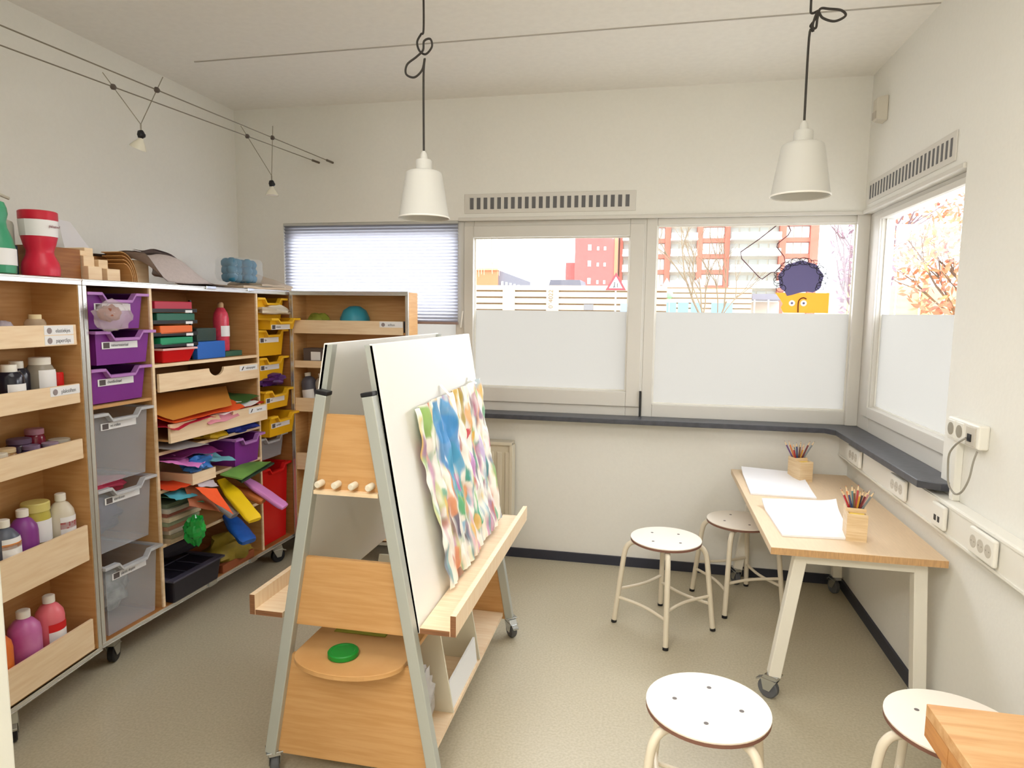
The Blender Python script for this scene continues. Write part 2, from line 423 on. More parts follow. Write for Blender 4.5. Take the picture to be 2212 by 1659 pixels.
B().box(.018, .335, .015, D-.01, 1.095, 1.107).obj('shelf', PLY, cb)
for x in (.335, 1.086): B().box(x, x+.014, .004, .012, Z0+.018, Z1-.018).obj('edge_strip', BIRCH, cb)
for z in (1.236, .843, .67, .42):
    o = B().box(.349, 1.086, .012, D-.01, z, z+.014).obj('shelf', PLY, cb)
    B().box(.349, 1.086, .005, .012, z, z+.014).obj('edge_strip', BIRCH, o)
b = B()
for x in (.62, .95): b.box(x, x+.06, -.012, -.003, Z0-.006, Z0+.02)
b.box(.68, .75, -.012, -.003, Z1-.01, Z1+.006).box(1.0, 1.05, -.012, -.003, Z1-.01, Z1+.006)
b.obj('latch', CHROME, cb, bev=.002)
for x, y, r_ in ((.1, .06, .4), (1.28, .06, -.5), (.1, D-.07, 0), (1.28, D-.07, 0)):
    caster(cb, x, y, Z0, r=.04, rz=r_, wm=BLACK, bm=mat('zinc', (170, 168, 156), .4, metal=.6))
# drawers of the cabinet
def drawer(x0, x1, z0, z1, y, lab, lx):
    cut = []
    xc = (x0+x1)/2+.02; r = .055
    for i in range(13):
        a = math.pi+math.pi*i/12
        cut.append((xc+r*math.cos(a), z1+.6*r*math.sin(a)*1.2))
    poly = [(x0, z0), (x1, z0), (x1, z1)]+cut[::-1]+[(x0, z1)]
    d = B().prism(poly, lambda u, v, k: (u, y+.012*k, v)).obj('drawer', BIRCH, cb)
    B().box(x0+.01, x1-.01, y+.012, y+.4, z0+.004, z0+.012).obj('drawer_tray', PLY, d)
    c = B().box(lx, lx+.15, y-.0015, y, z1-.034, z1-.006).obj('name_card', CARDW, d)
    B().prism([(lx+.012, z1-.03), (lx+.022, z1-.028), (lx+.035, z1-.012), (lx+.028, z1-.011)], lambda u, v, k: (u, y-.002+.0005*k, v)).obj('pencil_symbol', BLACK, d)
    t_ = text(cb, lab, .017, lx+.09, y-.0022, z1-.02); t_.parent = d
    return d
drawer(.362, 1.082, 1.126, 1.207, -.004, 'tekenpapier', .92)
drawer(.362, 1.082, .9, .985, -.05, 'karton', .92)

# ------------------------------------------------------------------ cabinet doors with shelves
def door(name, label, loc, rz, wd, dep, fronts, labs, cx=None):
    t = thing(name, label, 'cabinet door', loc, rz)
    B().box(0, wd, 0, dep, Z0, Z0+.016).box(0, wd, 0, dep, Z1-.016, Z1).box(0, .016, 0, dep, Z0+.016, Z1-.016).box(wd-.016, wd, 0, dep, Z0+.016, Z1-.016).box(.016, wd-.016, dep-.01, dep, Z0+.016, Z1-.016).obj('door_case', PLY, t)
    edging('edge_profile', 0, wd, Z0, Z1, t)
    for z0, z1 in fronts:
        B().box(.016, wd-.016, .01, dep-.01, z0, z0+.012).obj('shelf', PLY, t)
        f = B().box(.017, wd-.03, .002, .012, z0, z1).obj('shelf_front', BIRCH, t)
        for (zz, x0, x1, txts) in labs:
            if abs(zz-z0) < .02:
                h = .036
                for i, s in enumerate(txts):
                    top = z1-.002-i*h
                    B().box(x0, x1, .0005, .002, top-h+.003, top).obj('name_card', CARDW, f)
                    B().lathe([(.011, 0), (.011, .0008), (.004, .0008)], 14, (x0+.022, .0005, top-.018), NEGY).obj('card_symbol', mat('symbol_grey', (150, 138, 138), .8), f)
                    text(f, s, .02, x0+.05, .0002, top-.019, al='LEFT', sx=.85)
    for x in (cx or (.08, wd-.08)):
        caster(t, x, .05, Z0, r=.04, rz=-2.4, wm=BLACK, bm=MATS['zinc'])
    return t
LW = .70
LF = [(1.357, 1.432), (1.137, 1.21), (.922, .998), (.517, .657), (.153, .277)]
door('cabinet_door', 'open left cabinet door with five shelves of bottles and jars', ldo(0, 0, 0), AL, LW, .2, LF,
     [(1.357, .52, .655, ['elastiekjes', 'paperclips']), (1.137, .53, .67, ['plakstiften'])], cx=(.33,))
RF = [(1.36, 1.437), (1.16, 1.2), (.9, .98), (.55, .65), (.153, .277)]
rd = door('cabinet_door', 'open right cabinet door standing behind the easel under the blind', rdo(0, 0, 0), 0, .72, .16, RF,
          [(1.36, .55, .69, ['stiften'])])

# ------------------------------------------------------------------ storage trays
def tray(label, x, y, z0, z1, w, dep, m, rm, card=None, name='storage_tray', group='plastic trays in the cabinet', cut=.34):
    """tray with tapering walls and a front rim that dips in the middle"""
    h = z1-z0
    t = thing(name, label, 'storage tray', cab(x+w/2, y, z0), AB, group)
    a, c = w/2-.018, w/2-.03; f0, f1 = .022, .034; th = .003
    dip = min(.028, h*.3)
    b = B()
    # front wall with dip
    poly = [(-c, 0), (c, 0), (a, h-.004), (a*.62, h-.004), (a*.46, h-dip), (-a*.46, h-dip), (-a*.62, h-.004), (-a, h-.004)]
    def fr(u, v, k): return (u, f1+(f0-f1)*v/h+th*k, v)
    b.prism(poly, fr)
    for s in (-1, 1):
        lo = [(s*c, f1, 0), (s*(c-th), f1, 0), (s*(c-th), dep-.03, 0), (s*c, dep-.03, 0)]
        hi = [(s*a, f0, h-.004), (s*(a-th), f0, h-.004), (s*(a-th), dep-.02, h-.004), (s*a, dep-.02, h-.004)]
        if s > 0: lo = lo[::-1]; hi = hi[::-1]
        b.hull8(lo, hi)
    b.box(-c, c, f1, dep-.03, 0, th)
    b.box(-a, a, dep-.023, dep-.02, 0, h-.004)
    b.obj('body', m, t)
    # rim strip
    r = [(-w/2, h), (-a*.62, h), (-a*.46, h-dip), (a*.46, h-dip), (a*.62, h), (w/2, h)]
    bb = B()
    for i in range(len(r)-1):
        (u0, v0), (u1, v1) = r[i], r[i+1]
        bb.hull8([(u0, 0, v0-.012), (u1, 0, v1-.012), (u1, f0+.004, v1-.012), (u0, f0+.004, v0-.012)], [(u0, 0, v0), (u1, 0, v1), (u1, f0+.004, v1), (u0, f0+.004, v0)])
    for s in (-1, 1):
        x0, x1 = sorted((s*a, s*w/2)); bb.box(x0, x1, f0, dep-.01, h-.01, h)
    bb.obj('rim', rm, t, bev=.0012)
    if card:
        zc = h-dip-.03; sl = f1+(f0-f1)*zc/h-.0015
        k = B().box(-.105, .075, sl-.001, sl, zc-.014, zc+.014).obj('name_card', CARDW, t)
        B().box(-.098, -.068, sl-.0015, sl-.001, zc-.011, zc+.011).obj('card_symbol', mat('symbol_dark', (92, 84, 84), .8), k)
        text(k, card, .017, -.06, sl-.0016, zc, al='LEFT', sx=.8)
    return t
tray('purple tray topmost of the left column, hung with a plastic bag', .022, .0, 1.41, 1.557, .31, .4, PURPLE, PURPLER, 'penselen')
tray('purple tray second of the left column, labelled natuurmateriaal', .024, -.025, 1.268, 1.404, .31, .4, PURPLE, PURPLER, 'natuurmateriaal')
tray('purple tray third of the left column, labelled chenilledraad', .02, .0, 1.112, 1.254, .31, .4, PURPLE, PURPLER, 'chenilledraad')
tray('tall clear grey tray labelled wc-rollen, highest of the three', .02, .0, .782, 1.075, .31, .4, GREYT, GREYR, 'wc-rollen')
tray('tall clear tray with dark contents, middle of the three clear ones', .02, .0, .497, .768, .31, .4, GREYT, GREYR, 'eierdozen')
tray('tall clear tray with pale contents, lowest of the three clear ones', .02, -.015, .15, .452, .31, .4, GREYT, GREYR, 'plastic dopjes')
tray('yellow tray topmost of the right column', 1.102, .0, 1.44, 1.56, .285, .4, YELLOW, YELLOWR)
tray('shallow yellow tray pulled out furthest under the topmost one', 1.102, -.08, 1.385, 1.448, .285, .4, YELLOW, YELLOWR, 'scharen')
tray('yellow tray third of the right column, its card marked lijm', 1.102, .0, 1.235, 1.382, .285, .4, YELLOW, YELLOWR, 'lijm')
tray('yellow tray fourth of the right column above the purple bag', 1.102, .0, 1.1, 1.228, .285, .4, YELLOW, YELLOWR, 'klei')
tray('yellow tray with a purple bag spilling over its rim', 1.102, -.03, .935, 1.045, .285, .4, YELLOW, YELLOWR, 'rol')
tray('yellow tray lowest of the right column', 1.102, -.06, .785, .905, .285, .4, YELLOW, YELLOWR, 'spaarpot')
tray('small clear grey tray between the lowest yellow and the red', 1.102, .02, .64, .775, .285, .38, GREYT, GREYR)
tray('tall red tray at the bottom of the right column', 1.102, .0, .15, .6, .285, .4, REDT, REDT)
# purple tray lying on its pile in the middle column
tray('loose purple tray sitting on the pile of papers in the middle', .81, -.05, .6845, .833, .25, .38, PURPLE, PURPLER)

# contents of the two lower clear trays
def solo(name, b, m, label, cat, loc, rz=0, group=None, smooth=True, bev=0, ang=40):
    return tag(b.obj(name, m, None, loc, rz, smooth, bev, ang=ang), label, cat, group)
C = lambda n, rgb, **k: mat(n, rgb, **k)
CRUMP = dict(rough=.55, var=.25, scale=14)
solo('felt_bundle', B().blob((0, 0, .1), (.09, .12, .085), 3, .2, flat=-.095), C('dark_felt', (70, 78, 110), **CRUMP), 'dark blue bundle inside the middle clear tray', 'craft material', cab(.175, .2, .507))
solo('pink_wool', B().blob((0, 0, .04), (.09, .12, .035), 5, .3, flat=-.03), C('pink_wool', (226, 76, 110), **CRUMP), 'pink wool ball inside the middle clear tray', 'craft material', cab(.175, .18, .70))
solo('plastic_scraps', B().blob((0, 0, .1), (.085, .12, .085), 9, .25, flat=-.095), C('pale_scraps', (180, 188, 190), rough=.5, var=1, rgb2=(120, 130, 136), scale=24), 'pale plastic scraps inside the lowest clear tray', 'craft material', cab(.175, .18, .165))

# ------------------------------------------------------------------ bottles and jars
def bottle(label, loc, rz, prof, bm, cap, capm, lab=None, labm=None, name='paint_bottle', group=None, n=22, band=None):
    t = thing(name, label, 'bottle' if 'jar' not in name else 'jar', loc, rz, group)
    B().lathe(prof, n).obj('body', bm, t, smooth=True)
    B().lathe(cap, n).obj('cap', capm, t, smooth=True, ang=30)
    def rad(z):
        for (r0, z0), (r1, z1) in zip(prof, prof[1:]):
            if z0 <= z <= z1 and z1 > z0: return r0+(r1-r0)*(z-z0)/(z1-z0)
        return prof[0][0]
    for (z0, z1, m, nm, full) in ([lab] if lab else [])+([band] if band else []):
        n_ = 16; a0, a1 = (-math.pi, math.pi) if full else (-math.pi/2-.95, -math.pi/2+.95)
        zs = [z0+(z1-z0)*k/6 for k in range(7)]
        B().grid(lambda u, v: ((rad(z0+(z1-z0)*v)+.002)*math.cos(a0+(a1-a0)*u), (rad(z0+(z1-z0)*v)+.002)*math.sin(a0+(a1-a0)*u), z0+(z1-z0)*v), n_, 6).obj(nm, m, t, smooth=True)
    return t
def std(h, r): return [(r*.92, 0), (r, .006), (r, h*.68), (r*.93, h*.76), (r*.6, h*.85), (r*.36, h*.88), (r*.36, h*.9)]
def stdcap(h, r): return [(r*.42, h*.895), (r*.42, h*.99), (r*.34, h)]
def jarp(h, r): return [(r*.92, 0), (r, .005), (r, h*.7), (r*.85, h*.8), (r*.75, h*.84)]
def jarcap(h, r, k=.82): return [(r*k, h*.82), (r*k, h*.98), (r*k*.94, h)]
WCAP = C('white_cap', (238, 234, 224), rough=.4)
# left door, shelf 1
g = 'jars on the top door shelf'
bottle('small clear jar with cream lid on the top door shelf', ldo(.572, .08, 1.369), AL, jarp(.1, .034), mat('clear_jar', (222, 200, 170), .2, alpha=.5), jarcap(.1, .034, .6), C('cream_lid', (232, 214, 170)), name='glass_jar', group=g)
solo('craft_bag', B().blob((0, 0, .035), (.05, .045, .04), 4, .35, flat=-.04), C('bag_lilac', (190, 180, 190), rough=.35, var=.35, scale=10), 'crumpled lilac grey bag on the top door shelf', 'bag', ldo(.44, .09, 1.369))
solo('cloth_scrap', B().blob((0, 0, .03), (.035, .035, .03), 8, .3, flat=-.03), C('violet_scrap', (64, 50, 120), **CRUMP), 'dark violet scrap beside the lilac bag on door shelf', 'craft material', ldo(.375, .1, 1.369))
# shelf 2
g = 'bottles on the second door shelf'
INKB = C('ink_black', (34, 32, 44), rough=.15)
bottle('black ink bottle with a pale ivy print label', ldo(.425, .06, 1.149), AL, jarp(.15, .044), INKB, jarcap(.15, .044, .55), WCAP, (.02, .085, CARDW, 'paper_label', False), name='ink_bottle', group=g)
bottle('black ink bottle without a label behind the labelled one', ldo(.51, .11, 1.149), AL, jarp(.155, .04), INKB, jarcap(.155, .04, .55), WCAP, name='ink_bottle', group=g)
bottle('tall clear jar of grey paint with white screw lid', ldo(.58, .08, 1.149), AL, jarp(.165, .046), mat('jar_grey', (168, 160, 146), .2, alpha=.8), jarcap(.165, .046, .75), WCAP, (.03, .12, CARDW, 'paper_label', False), name='glass_jar', group=g)
t = bottle('red glue stick on the second door shelf', ldo(.648, .07, 1.149), AL, [(.018, 0), (.018, .055)], C('glue_red', (205, 22, 26), rough=.3), [(.0195, .055), (.0195, .1), (.017, .104)], C('glue_cap', (214, 26, 26), rough=.3), (.014, .05, CARDW, 'paper_label', False), name='glue_stick')
text(t, 'Pritt', .013, 0, -.0215, .034, INK)
# shelf 3
g = 'paint jars on the third door shelf'
for i, (x, y, h, r, c, cc, lb) in enumerate([
    (.405, .07, .078, .03, (150, 110, 60), (214, 190, 150), 'amber jar with beige lid at the left of the third door shelf'),
    (.36, .06, .07, .03, (222, 206, 180), (230, 222, 204), 'small white tub left of the amber jar on third door shelf'),
    (.49, .10, .095, .042, (60, 40, 60), (90, 70, 96), 'dark plum jar with plum lid on the third door shelf'),
    (.48, .045, .075, .03, (40, 36, 84), (120, 100, 130), 'small deep blue jar in front of the plum one'),
    (.58, .12, .115, .034, (120, 20, 46), (170, 120, 140), 'crimson jar with pinkish lid on the third door shelf'),
    (.575, .055, .066, .03, (120, 60, 96), (160, 140, 160), 'short mauve jar beside the crimson jar'),
    (.648, .08, .065, .04, (60, 30, 40), (196, 190, 176), 'squat jar with a wide pale lid at the hinge end')]):
    bottle(lb, ldo(x, y, .934), AL, jarp(h, r), mat('jar_%d' % i, c, .2), jarcap(h, r, .9), mat('jarcap_%d' % i, cc, .45), name='paint_jar', group=g)
# shelf 4
g = 'paint bottles on the fourth door shelf'
RB = C('red_label', (214, 30, 34), rough=.5)
bottle('grey blue paint bottle with orange and white label', ldo(.36, .06, .529), AL, std(.245, .046), C('paint_slate', (92, 98, 112), rough=.35), stdcap(.245, .046), WCAP, (.06, .185, CARDW, 'paper_label', False), band=(.15, .168, C('orange_band', (222, 140, 60)), 'label_band', False), group=g)
bottle('purple paint bottle on the fourth door shelf', ldo(.45, .07, .529), AL, std(.255, .045), C('paint_purple', (134, 60, 140), rough=.35), stdcap(.255, .045), WCAP, group=g)
bottle('olive yellow wide jar with a small label on the fourth door shelf', ldo(.54, .1, .529), AL, [(.042, 0), (.046, .008), (.046, .2), (.042, .225)], C('paint_olive', (190, 178, 80), rough=.3), [(.046, .222), (.046, .25), (.043, .254)], C('olive_cap', (212, 200, 120), rough=.4), (.11, .19, CARDW, 'paper_label', False), group=g)
bottle('white paint bottle with red and white label', ldo(.624, .07, .529), AL, std(.265, .044), C('paint_white', (216, 208, 190), rough=.35), stdcap(.265, .044), WCAP, (.06, .18, CARDW, 'paper_label', False), band=(.135, .16, RB, 'label_band', False), group=g)
# shelf 5
g = 'paint bottles on the lowest door shelf'
bottle('magenta paint bottle half empty on the lowest door shelf', ldo(.43, .075, .165), AL, std(.255, .052), mat('paint_magenta', (176, 40, 140), .3, var=1, rgb2=(206, 130, 180), scale=5), stdcap(.255, .052), WCAP, group=g)
bottle('pink paint bottle with red band on the lowest door shelf', ldo(.545, .075, .165), AL, std(.26, .048), C('paint_pink', (232, 118, 130), rough=.35), stdcap(.26, .048), WCAP, (.03, .13, CARDW, 'paper_label', False), band=(.13, .16, RB, 'label_band', False), group=g)
bottle('orange paint bottle at the left end of the lowest door shelf', ldo(.305, .07, .165), AL, std(.25, .05), C('paint_orange', (226, 120, 50), rough=.35), stdcap(.25, .05), WCAP, group=g)

# right door contents
solo('folded_cloth', B().blob((0, 0, .05), (.075, .05, .055), 2, .2, flat=-.05), C('lime_cloth', (150, 160, 60), **CRUMP), 'lime green cloth bundle on the top shelf of right door', 'cloth', rdo(.13, .08, 1.372+.0))
solo('dark_cloth', B().blob((0, 0, .03), (.07, .045, .03), 6, .25, flat=-.03), C('teal_scrap', (52, 84, 84), **CRUMP), 'dark teal scrap lying beside the lime green cloth', 'craft material', rdo(.22, .06, 1.372))
solo('turquoise_bowl', B().lathe([(.085, 0), (.088, .01), (.085, .08), (.065, .125), (.03, .148), (.002, .15)], 28), C('turquoise_plastic', (50, 140, 160), rough=.4), 'turquoise dome shaped bowl upside down on right door shelf', 'bowl', rdo(.36, .09, 1.372))
solo('small_box', B().box(-.035, .035, -.03, .03, 0, .065), C('blue_grey_box', (70, 86, 110)), 'small blue grey box at the hinge-free end of right door shelf', 'box', rdo(.65, .06, 1.372), bev=.004, smooth=False)
t = thing('cardboard_box', 'dark box of tape rolls on the second shelf of right door', 'box', rdo(.16, .07, 1.172))
B().box(-.1, .1, -.045, .05, 0, .1).obj('box', C('umber_box', (92, 80, 76)), t, bev=.003)
B().box(-.05, .01, -.047, -.045, .03, .08).obj('name_card', CARDW, t)
g = 'bottles lying on the third door shelf'
for x, c, lb in ((.08, (92, 92, 104), 'dark grey paint bottle leaning on the third shelf of right door'), (.17, (176, 170, 160), 'pale grey paint bottle leaning on the third shelf of right door')):
    t = bottle(lb, rdo(x, .085, .925), 0, std(.2, .045), mat('tilt_'+lb[:4], c, .4), stdcap(.2, .045), WCAP, (.03, .1, CARDW, 'paper_label', False), group=g)
    t.rotation_euler = (0, R(-8), 0)
solo('red_book', B().box(-.012, .012, -.06, .05, 0, .2), C('book_maroon', (120, 34, 44)), 'maroon book standing on the fourth shelf of right door', 'book', rdo(.13, .08, .562), bev=.002, smooth=False)

# ------------------------------------------------------------------ middle column of the cabinet
MY = .05
def cbox(name, label, cat, x0, x1, y0, y1, z0, z1, m, bev=.004, group=None, **k):
    return solo(name, B().box(-(x1-x0)/2, (x1-x0)/2, 0, y1-y0, 0, z1-z0), m, label, cat, cab((x0+x1)/2, y0, z0), AB, group, smooth=False, bev=bev)
# letter tray tower
t = thing('letter_tray_rack', 'black wire letter tray rack in the top middle compartment', 'rack', cab(.52, .03, 1.2503), AB)
b = B()
for s in (-.135, .135):
    for y in (.03, .28): b.box(s-.004, s+.004, y, y+.01, 0, .285)
b.obj('upright', BLACK, t)
for z in (.075, .125, .18, .232):
    o = B().box(-.14, .14, .0, .3, z-.004, z).box(-.14, .14, 0, .004, z, z+.012).obj('rack_tray', BLACK, t)
    B().box(.06, .105, -.002, 0, z-.006, z+.006).obj('name_card', CARDW, o)
g = 'coloured boxes in the letter tray rack'
cbox('shallow_box', 'crimson box on the top tier of the letter rack', 'box', .405, .64, .04, .27, 1.485, 1.528, C('box_crimson', (186, 40, 66), rough=.4), group=g)
cbox('shallow_box', 'dark green box on the second tier of the letter rack', 'box', .41, .65, .035, .27, 1.433, 1.474, C('box_green', (38, 104, 84), rough=.4), group=g)
cbox('shallow_box', 'orange box with white edge on the third tier of the letter rack', 'box', .42, .625, .03, .27, 1.378, 1.418, C('box_orange', (234, 112, 50), rough=.4), group=g)
cbox('shallow_box', 'bright green box on the lowest tier of the letter rack', 'box', .42, .625, .03, .27, 1.328, 1.364, C('box_emerald', (30, 150, 104), rough=.4), group=g)
t = thing('plastic_tub', 'red plastic tub with white rim on the shelf under the rack', 'tub', cab(.50, .02, 1.2505), AB)
B().hull8([(-.085, .0, 0), (.085, 0, 0), (.085, .2, 0), (-.085, .2, 0)], [(-.105, -.02, .062), (.105, -.02, .062), (.105, .22, .062), (-.105, .22, .062)]).obj('body', C('tub_red', (204, 16, 26), rough=.25), t, bev=.006)
ringY(B(), -.108, .108, -.024, .224, -.098, .098, -.014, .214, .06, .068)
b = B().box(-.11, .11, -.026, -.018, .058, .067).box(-.11, .11, .218, .226, .058, .067).box(-.11, -.102, -.018, .218, .058, .067).box(.102, .11, -.018, .218, .058, .067)
b.obj('rim', C('tub_rim', (228, 180, 176), rough=.3), t)
cbox('blue_box', 'bright blue box beside the red tub in the cabinet', 'box', .665, .87, .04, .25, 1.2505, 1.335, C('box_blue', (34, 104, 196), rough=.45, var=.12, scale=90, stretch=(1, 1, 8)), bev=.003)
cbox('clear_box', 'small smoky clear box stacked on the bright blue box', 'box', .69, .83, .06, .24, 1.336, 1.4, mat('smoky_clear', (70, 92, 90), .2, alpha=.7), bev=.003)
cbox('green_pad', 'flat dark green pad under the pink bottle', 'pad', .885, 1.02, .05, .2, 1.2505, 1.278, C('pad_green', (52, 96, 76)), bev=.003)
bottle('tall pink glitter paint bottle standing on a dark green pad', cab(.935, .11, 1.2785), AB, [(.036, 0), (.039, .006), (.039, .17), (.034, .195), (.02, .22), (.014, .225)], C('paint_rose', (222, 70, 96), rough=.3, var=.2, scale=60), [(.015, .224), (.015, .245), (.009, .252)], C('rose_cap', (196, 160, 120)), (.075, .13, CARDW, 'paper_label', False))

# drawer 2 contents: papers
def csheet(name, label, cat, q, m, amp=.012, seed=1, group=None, th=.0016, n=8, fr=3):
    w = [cab(*p) for p in q]; o = sum(w, Vector())/4
    return tag(B().sheet(*[p-o for p in w], amp=amp, seed=seed, n=n, fr=fr, th=th).obj(name, m, None, o, 0, True), label, cat, group)
PO = lambda n, c, **k: mat(n, c, .7, **k)
g = 'papers in the open cabinet drawer'
csheet('manila_folder', 'large ochre folder lying above the open drawer', 'folder', [(.37, -.06, 1.01), (.72, -.1, 1.03), (1.05, .18, 1.075), (.40, .32, 1.075)], PO('ochre_card', (214, 148, 62)), .006, 2)
csheet('paper_sheet', 'bright orange sheet under the ochre folder', 'paper', [(.37, -.07, .995), (.82, -.1, 1.005), (.95, .1, 1.03), (.38, .2, 1.035)], PO('orange_paper', (238, 92, 34)), .012, 3, g)
csheet('paper_sheet', 'white sheet poking out beside the orange sheet', 'paper', [(.66, -.1, .988), (.98, -.07, 1.01), (.98, .12, 1.025), (.66, .15, 1.015)], PAPERW, .015, 4, g)
csheet('paper_sheet', 'dark green sheet at the right end of the drawer', 'paper', [(.84, -.05, 1.01), (1.06, -.02, 1.03), (1.06, .2, 1.04), (.84, .2, 1.03)], PO('green_paper', (70, 110, 52)), .01, 5, g)
csheet('paper_sheet', 'red sheet at the right end of the drawer', 'paper', [(.86, -.045, .985), (1.07, -.045, 1.0), (1.07, .2, 1.02), (.86, .2, 1.0)], PO('red_paper', (206, 40, 30)), .012, 6, g)
csheet('paper_sheet', 'crimson crumpled sheet at the left end of the drawer', 'paper', [(.355, -.07, .965), (.62, -.085, .985), (.62, .2, 1.0), (.355, .2, .99)], PO('crimson_paper', (196, 30, 64)), .03, 7, g)
csheet('paper_sheet', 'pale pink sheet drooping over the drawer cut-out', 'paper', [(.60, -.066, .945), (.82, -.066, .955), (.86, -.0, .995), (.60, .0, .99)], PO('pink_paper', (236, 160, 176)), .012, 8, g)
# pile under the drawer (on the shelf at .876)
g = 'craft papers on the crowded middle shelf'
solo('yellow_cloth', B().blob((0, 0, .02), (.1, .08, .026), 3, .35, flat=-.02), C('cloth_yellow', (206, 166, 20), **CRUMP), 'mustard yellow cloth just under the open drawer', 'cloth', cab(.72, .05, .8572), AB)
solo('blue_cloth', B().blob((0, 0, .022), (.13, .08, .03), 11, .45, flat=-.0245), C('cloth_royal', (30, 52, 150), **CRUMP), 'royal blue cloth stuffed at the right of the middle shelf', 'cloth', cab(.93, .05, .8572), AB)
csheet('clear_folder', 'clear grey plastic folder under the drawer on the left', 'folder', [(.353, -.06, .875), (.57, -.08, .86), (.57, .2, .885), (.353, .25, .90)], mat('grey_sleeve', (190, 188, 190), .3, alpha=.8), .008, 9)
csheet('paper_sheet', 'large lilac sheet hanging from the crowded shelf', 'paper', [(.352, -.04, .815), (.47, -.1, .77), (.66, -.03, .79), (.36, .2, .835)], PO('lilac_paper', (226, 130, 206)), .02, 10, g)
csheet('paper_sheet', 'dark plum sheet behind the lilac one', 'paper', [(.40, -.03, .825), (.72, -.04, .80), (.74, .2, .825), (.4, .25, .838)], PO('plum_paper', (132, 40, 112)), .02, 11, g)
csheet('paper_sheet', 'pale cyan sheet between lilac sheet and purple tray', 'paper', [(.58, -.07, .77), (.75, -.09, .75), (.78, .1, .77), (.6, .1, .79)], PO('cyan_paper', (120, 190, 206)), .015, 12, g)
solo('blue_bag', B().blob((0, 0, .03), (.075, .05, .036), 14, .4, flat=-.03), C('bag_blue', (52, 120, 200), rough=.3, var=.3, scale=16), 'crumpled sky blue bag on the wooden tray in the cabinet', 'bag', cab(.545, -.03, .7375), AB)
t = thing('wooden_tray', 'plain wooden tray with straight front under the blue bag', 'tray', cab(.47, -.065, .6848), AB)
B().box(0, .16, 0, .012, 0, .052).box(0, .16, .3, .312, 0, .052).box(0, .012, .012, .3, 0, .052).box(.148, .16, .012, .3, 0, .052).box(.012, .148, .012, .3, 0, .008).obj('tray', BIRCH, t)
csheet('green_board', 'leaf green board sticking out below the purple tray', 'board', [(.645, -.08, .70), (.74, -.13, .655), (1.03, -.10, .678), (.95, .0, .684)], PO('leaf_green', (112, 160, 74), var=.3, scale=6), .004, 13, th=.008)
csheet('dark_board', 'dark green board under the leaf green one', 'board', [(.75, -.12, .638), (1.06, -.10, .665), (1.02, .0, .668), (.8, .0, .665)], PO('deep_green', (40, 66, 48)), .004, 14, th=.01)
g = 'papers on the lower middle shelf'
csheet('paper_sheet', 'orange red sheet at the left of the lower shelf', 'paper', [(.352, -.05, .695), (.465, -.06, .69), (.465, .2, .70), (.352, .2, .705)], PO('vermilion', (232, 76, 32)), .015, 15, g)
csheet('paper_sheet', 'turquoise sheet beside the orange red sheet', 'paper', [(.355, -.07, .645), (.47, -.09, .64), (.48, .0, .665), (.36, .0, .668)], PO('turq_paper', (80, 170, 190)), .012, 16, g)
csheet('paper_sheet', 'rust brown sheet in the middle of the lower shelf', 'paper', [(.40, -.1, .61), (.57, -.13, .535), (.56, -.03, .665), (.46, -.03, .685)], PO('rust', (160, 92, 60)), .008, 17, g)
csheet('paper_sheet', 'fiery orange diamond shaped sheet hanging forward', 'paper', [(.49, -.14, .615), (.60, -.18, .52), (.56, -.12, .65), (.445, -.1, .685)], PO('fiery', (250, 92, 28)), .006, 18, g)
csheet('paper_sheet', 'grey white sheet above the fiery orange one', 'paper', [(.47, -.095, .685), (.58, -.115, .655), (.63, -.05, .672), (.52, -.04, .69)], PO('greywhite', (200, 190, 200)), .008, 19, g)
def croll(name, label, cat, p, q, r, m, flat=.6, seed=0):
    """slightly flattened bundle from p to q, pinched at the back end"""
    a, c = cab(*p), cab(*q); o = a.copy(); d = c-a; L_ = d.length; d.normalize()
    s = d.cross(Vector((0, 0, 1))).normalized(); u = s.cross(d)
    def f(k, v):
        th = 2*math.pi*k; w = r*(.55+.45*min(1, v*3))*(1 if v < .97 else .85)
        w *= 1+.12*noise.noise(Vector((math.cos(th)*2, math.sin(th)*2, v*4+seed*5)))
        ct, st_ = math.cos(th), math.sin(th)
        ct = math.copysign(abs(ct)**.6, ct); st_ = math.copysign(abs(st_)**.6, st_)
        cr = .25*math.exp(-((ct-.1)/.18)**2) if st_ > 0 else 0
        return d*(L_*v)+s*(w*ct)+u*(w*flat*(st_-cr))
    b = B().grid(f, 18, 14)
    b.f.append([k for k in range(18)][::-1]); b.m.append(0); b.f.append([14*19+k for k in range(18)]); b.m.append(0)
    return tag(b.obj(name, m, None, o, 0, True, ang=60), label, cat)
croll('yellow_bundle', 'bright yellow wrapped bundle drooping out of the cabinet', 'craft material', (.775, .02, .63), (.705, -.22, .46), .043, C('bundle_yellow', (246, 206, 16), rough=.45), .32, 1)
croll('lilac_bundle', 'long lilac wrapped bundle drooping out to the right', 'craft material', (.925, .02, .615), (.965, -.22, .452), .043, C('bundle_lilac', (222, 142, 210), rough=.5), .32, 2)
croll('orange_bundle', 'dull orange bundle under the lilac one', 'craft material', (.905, .03, .555), (.925, -.12, .488), .035, C('bundle_orange', (206, 120, 60), rough=.5), .5, 3)
croll('blue_packet', 'blue shiny packet hanging over the low shelf', 'craft material', (.785, .0, .445), (.722, -.17, .34), .045, C('packet_blue', (36, 96, 190), rough=.25, var=.25, scale=20), .4, 4)
croll('grey_packet', 'grey clear packet between yellow bundle and orange sheet', 'craft material', (.69, .0, .55), (.685, -.12, .48), .03, mat('packet_grey', (168, 168, 172), .25, alpha=.8), .5, 5)
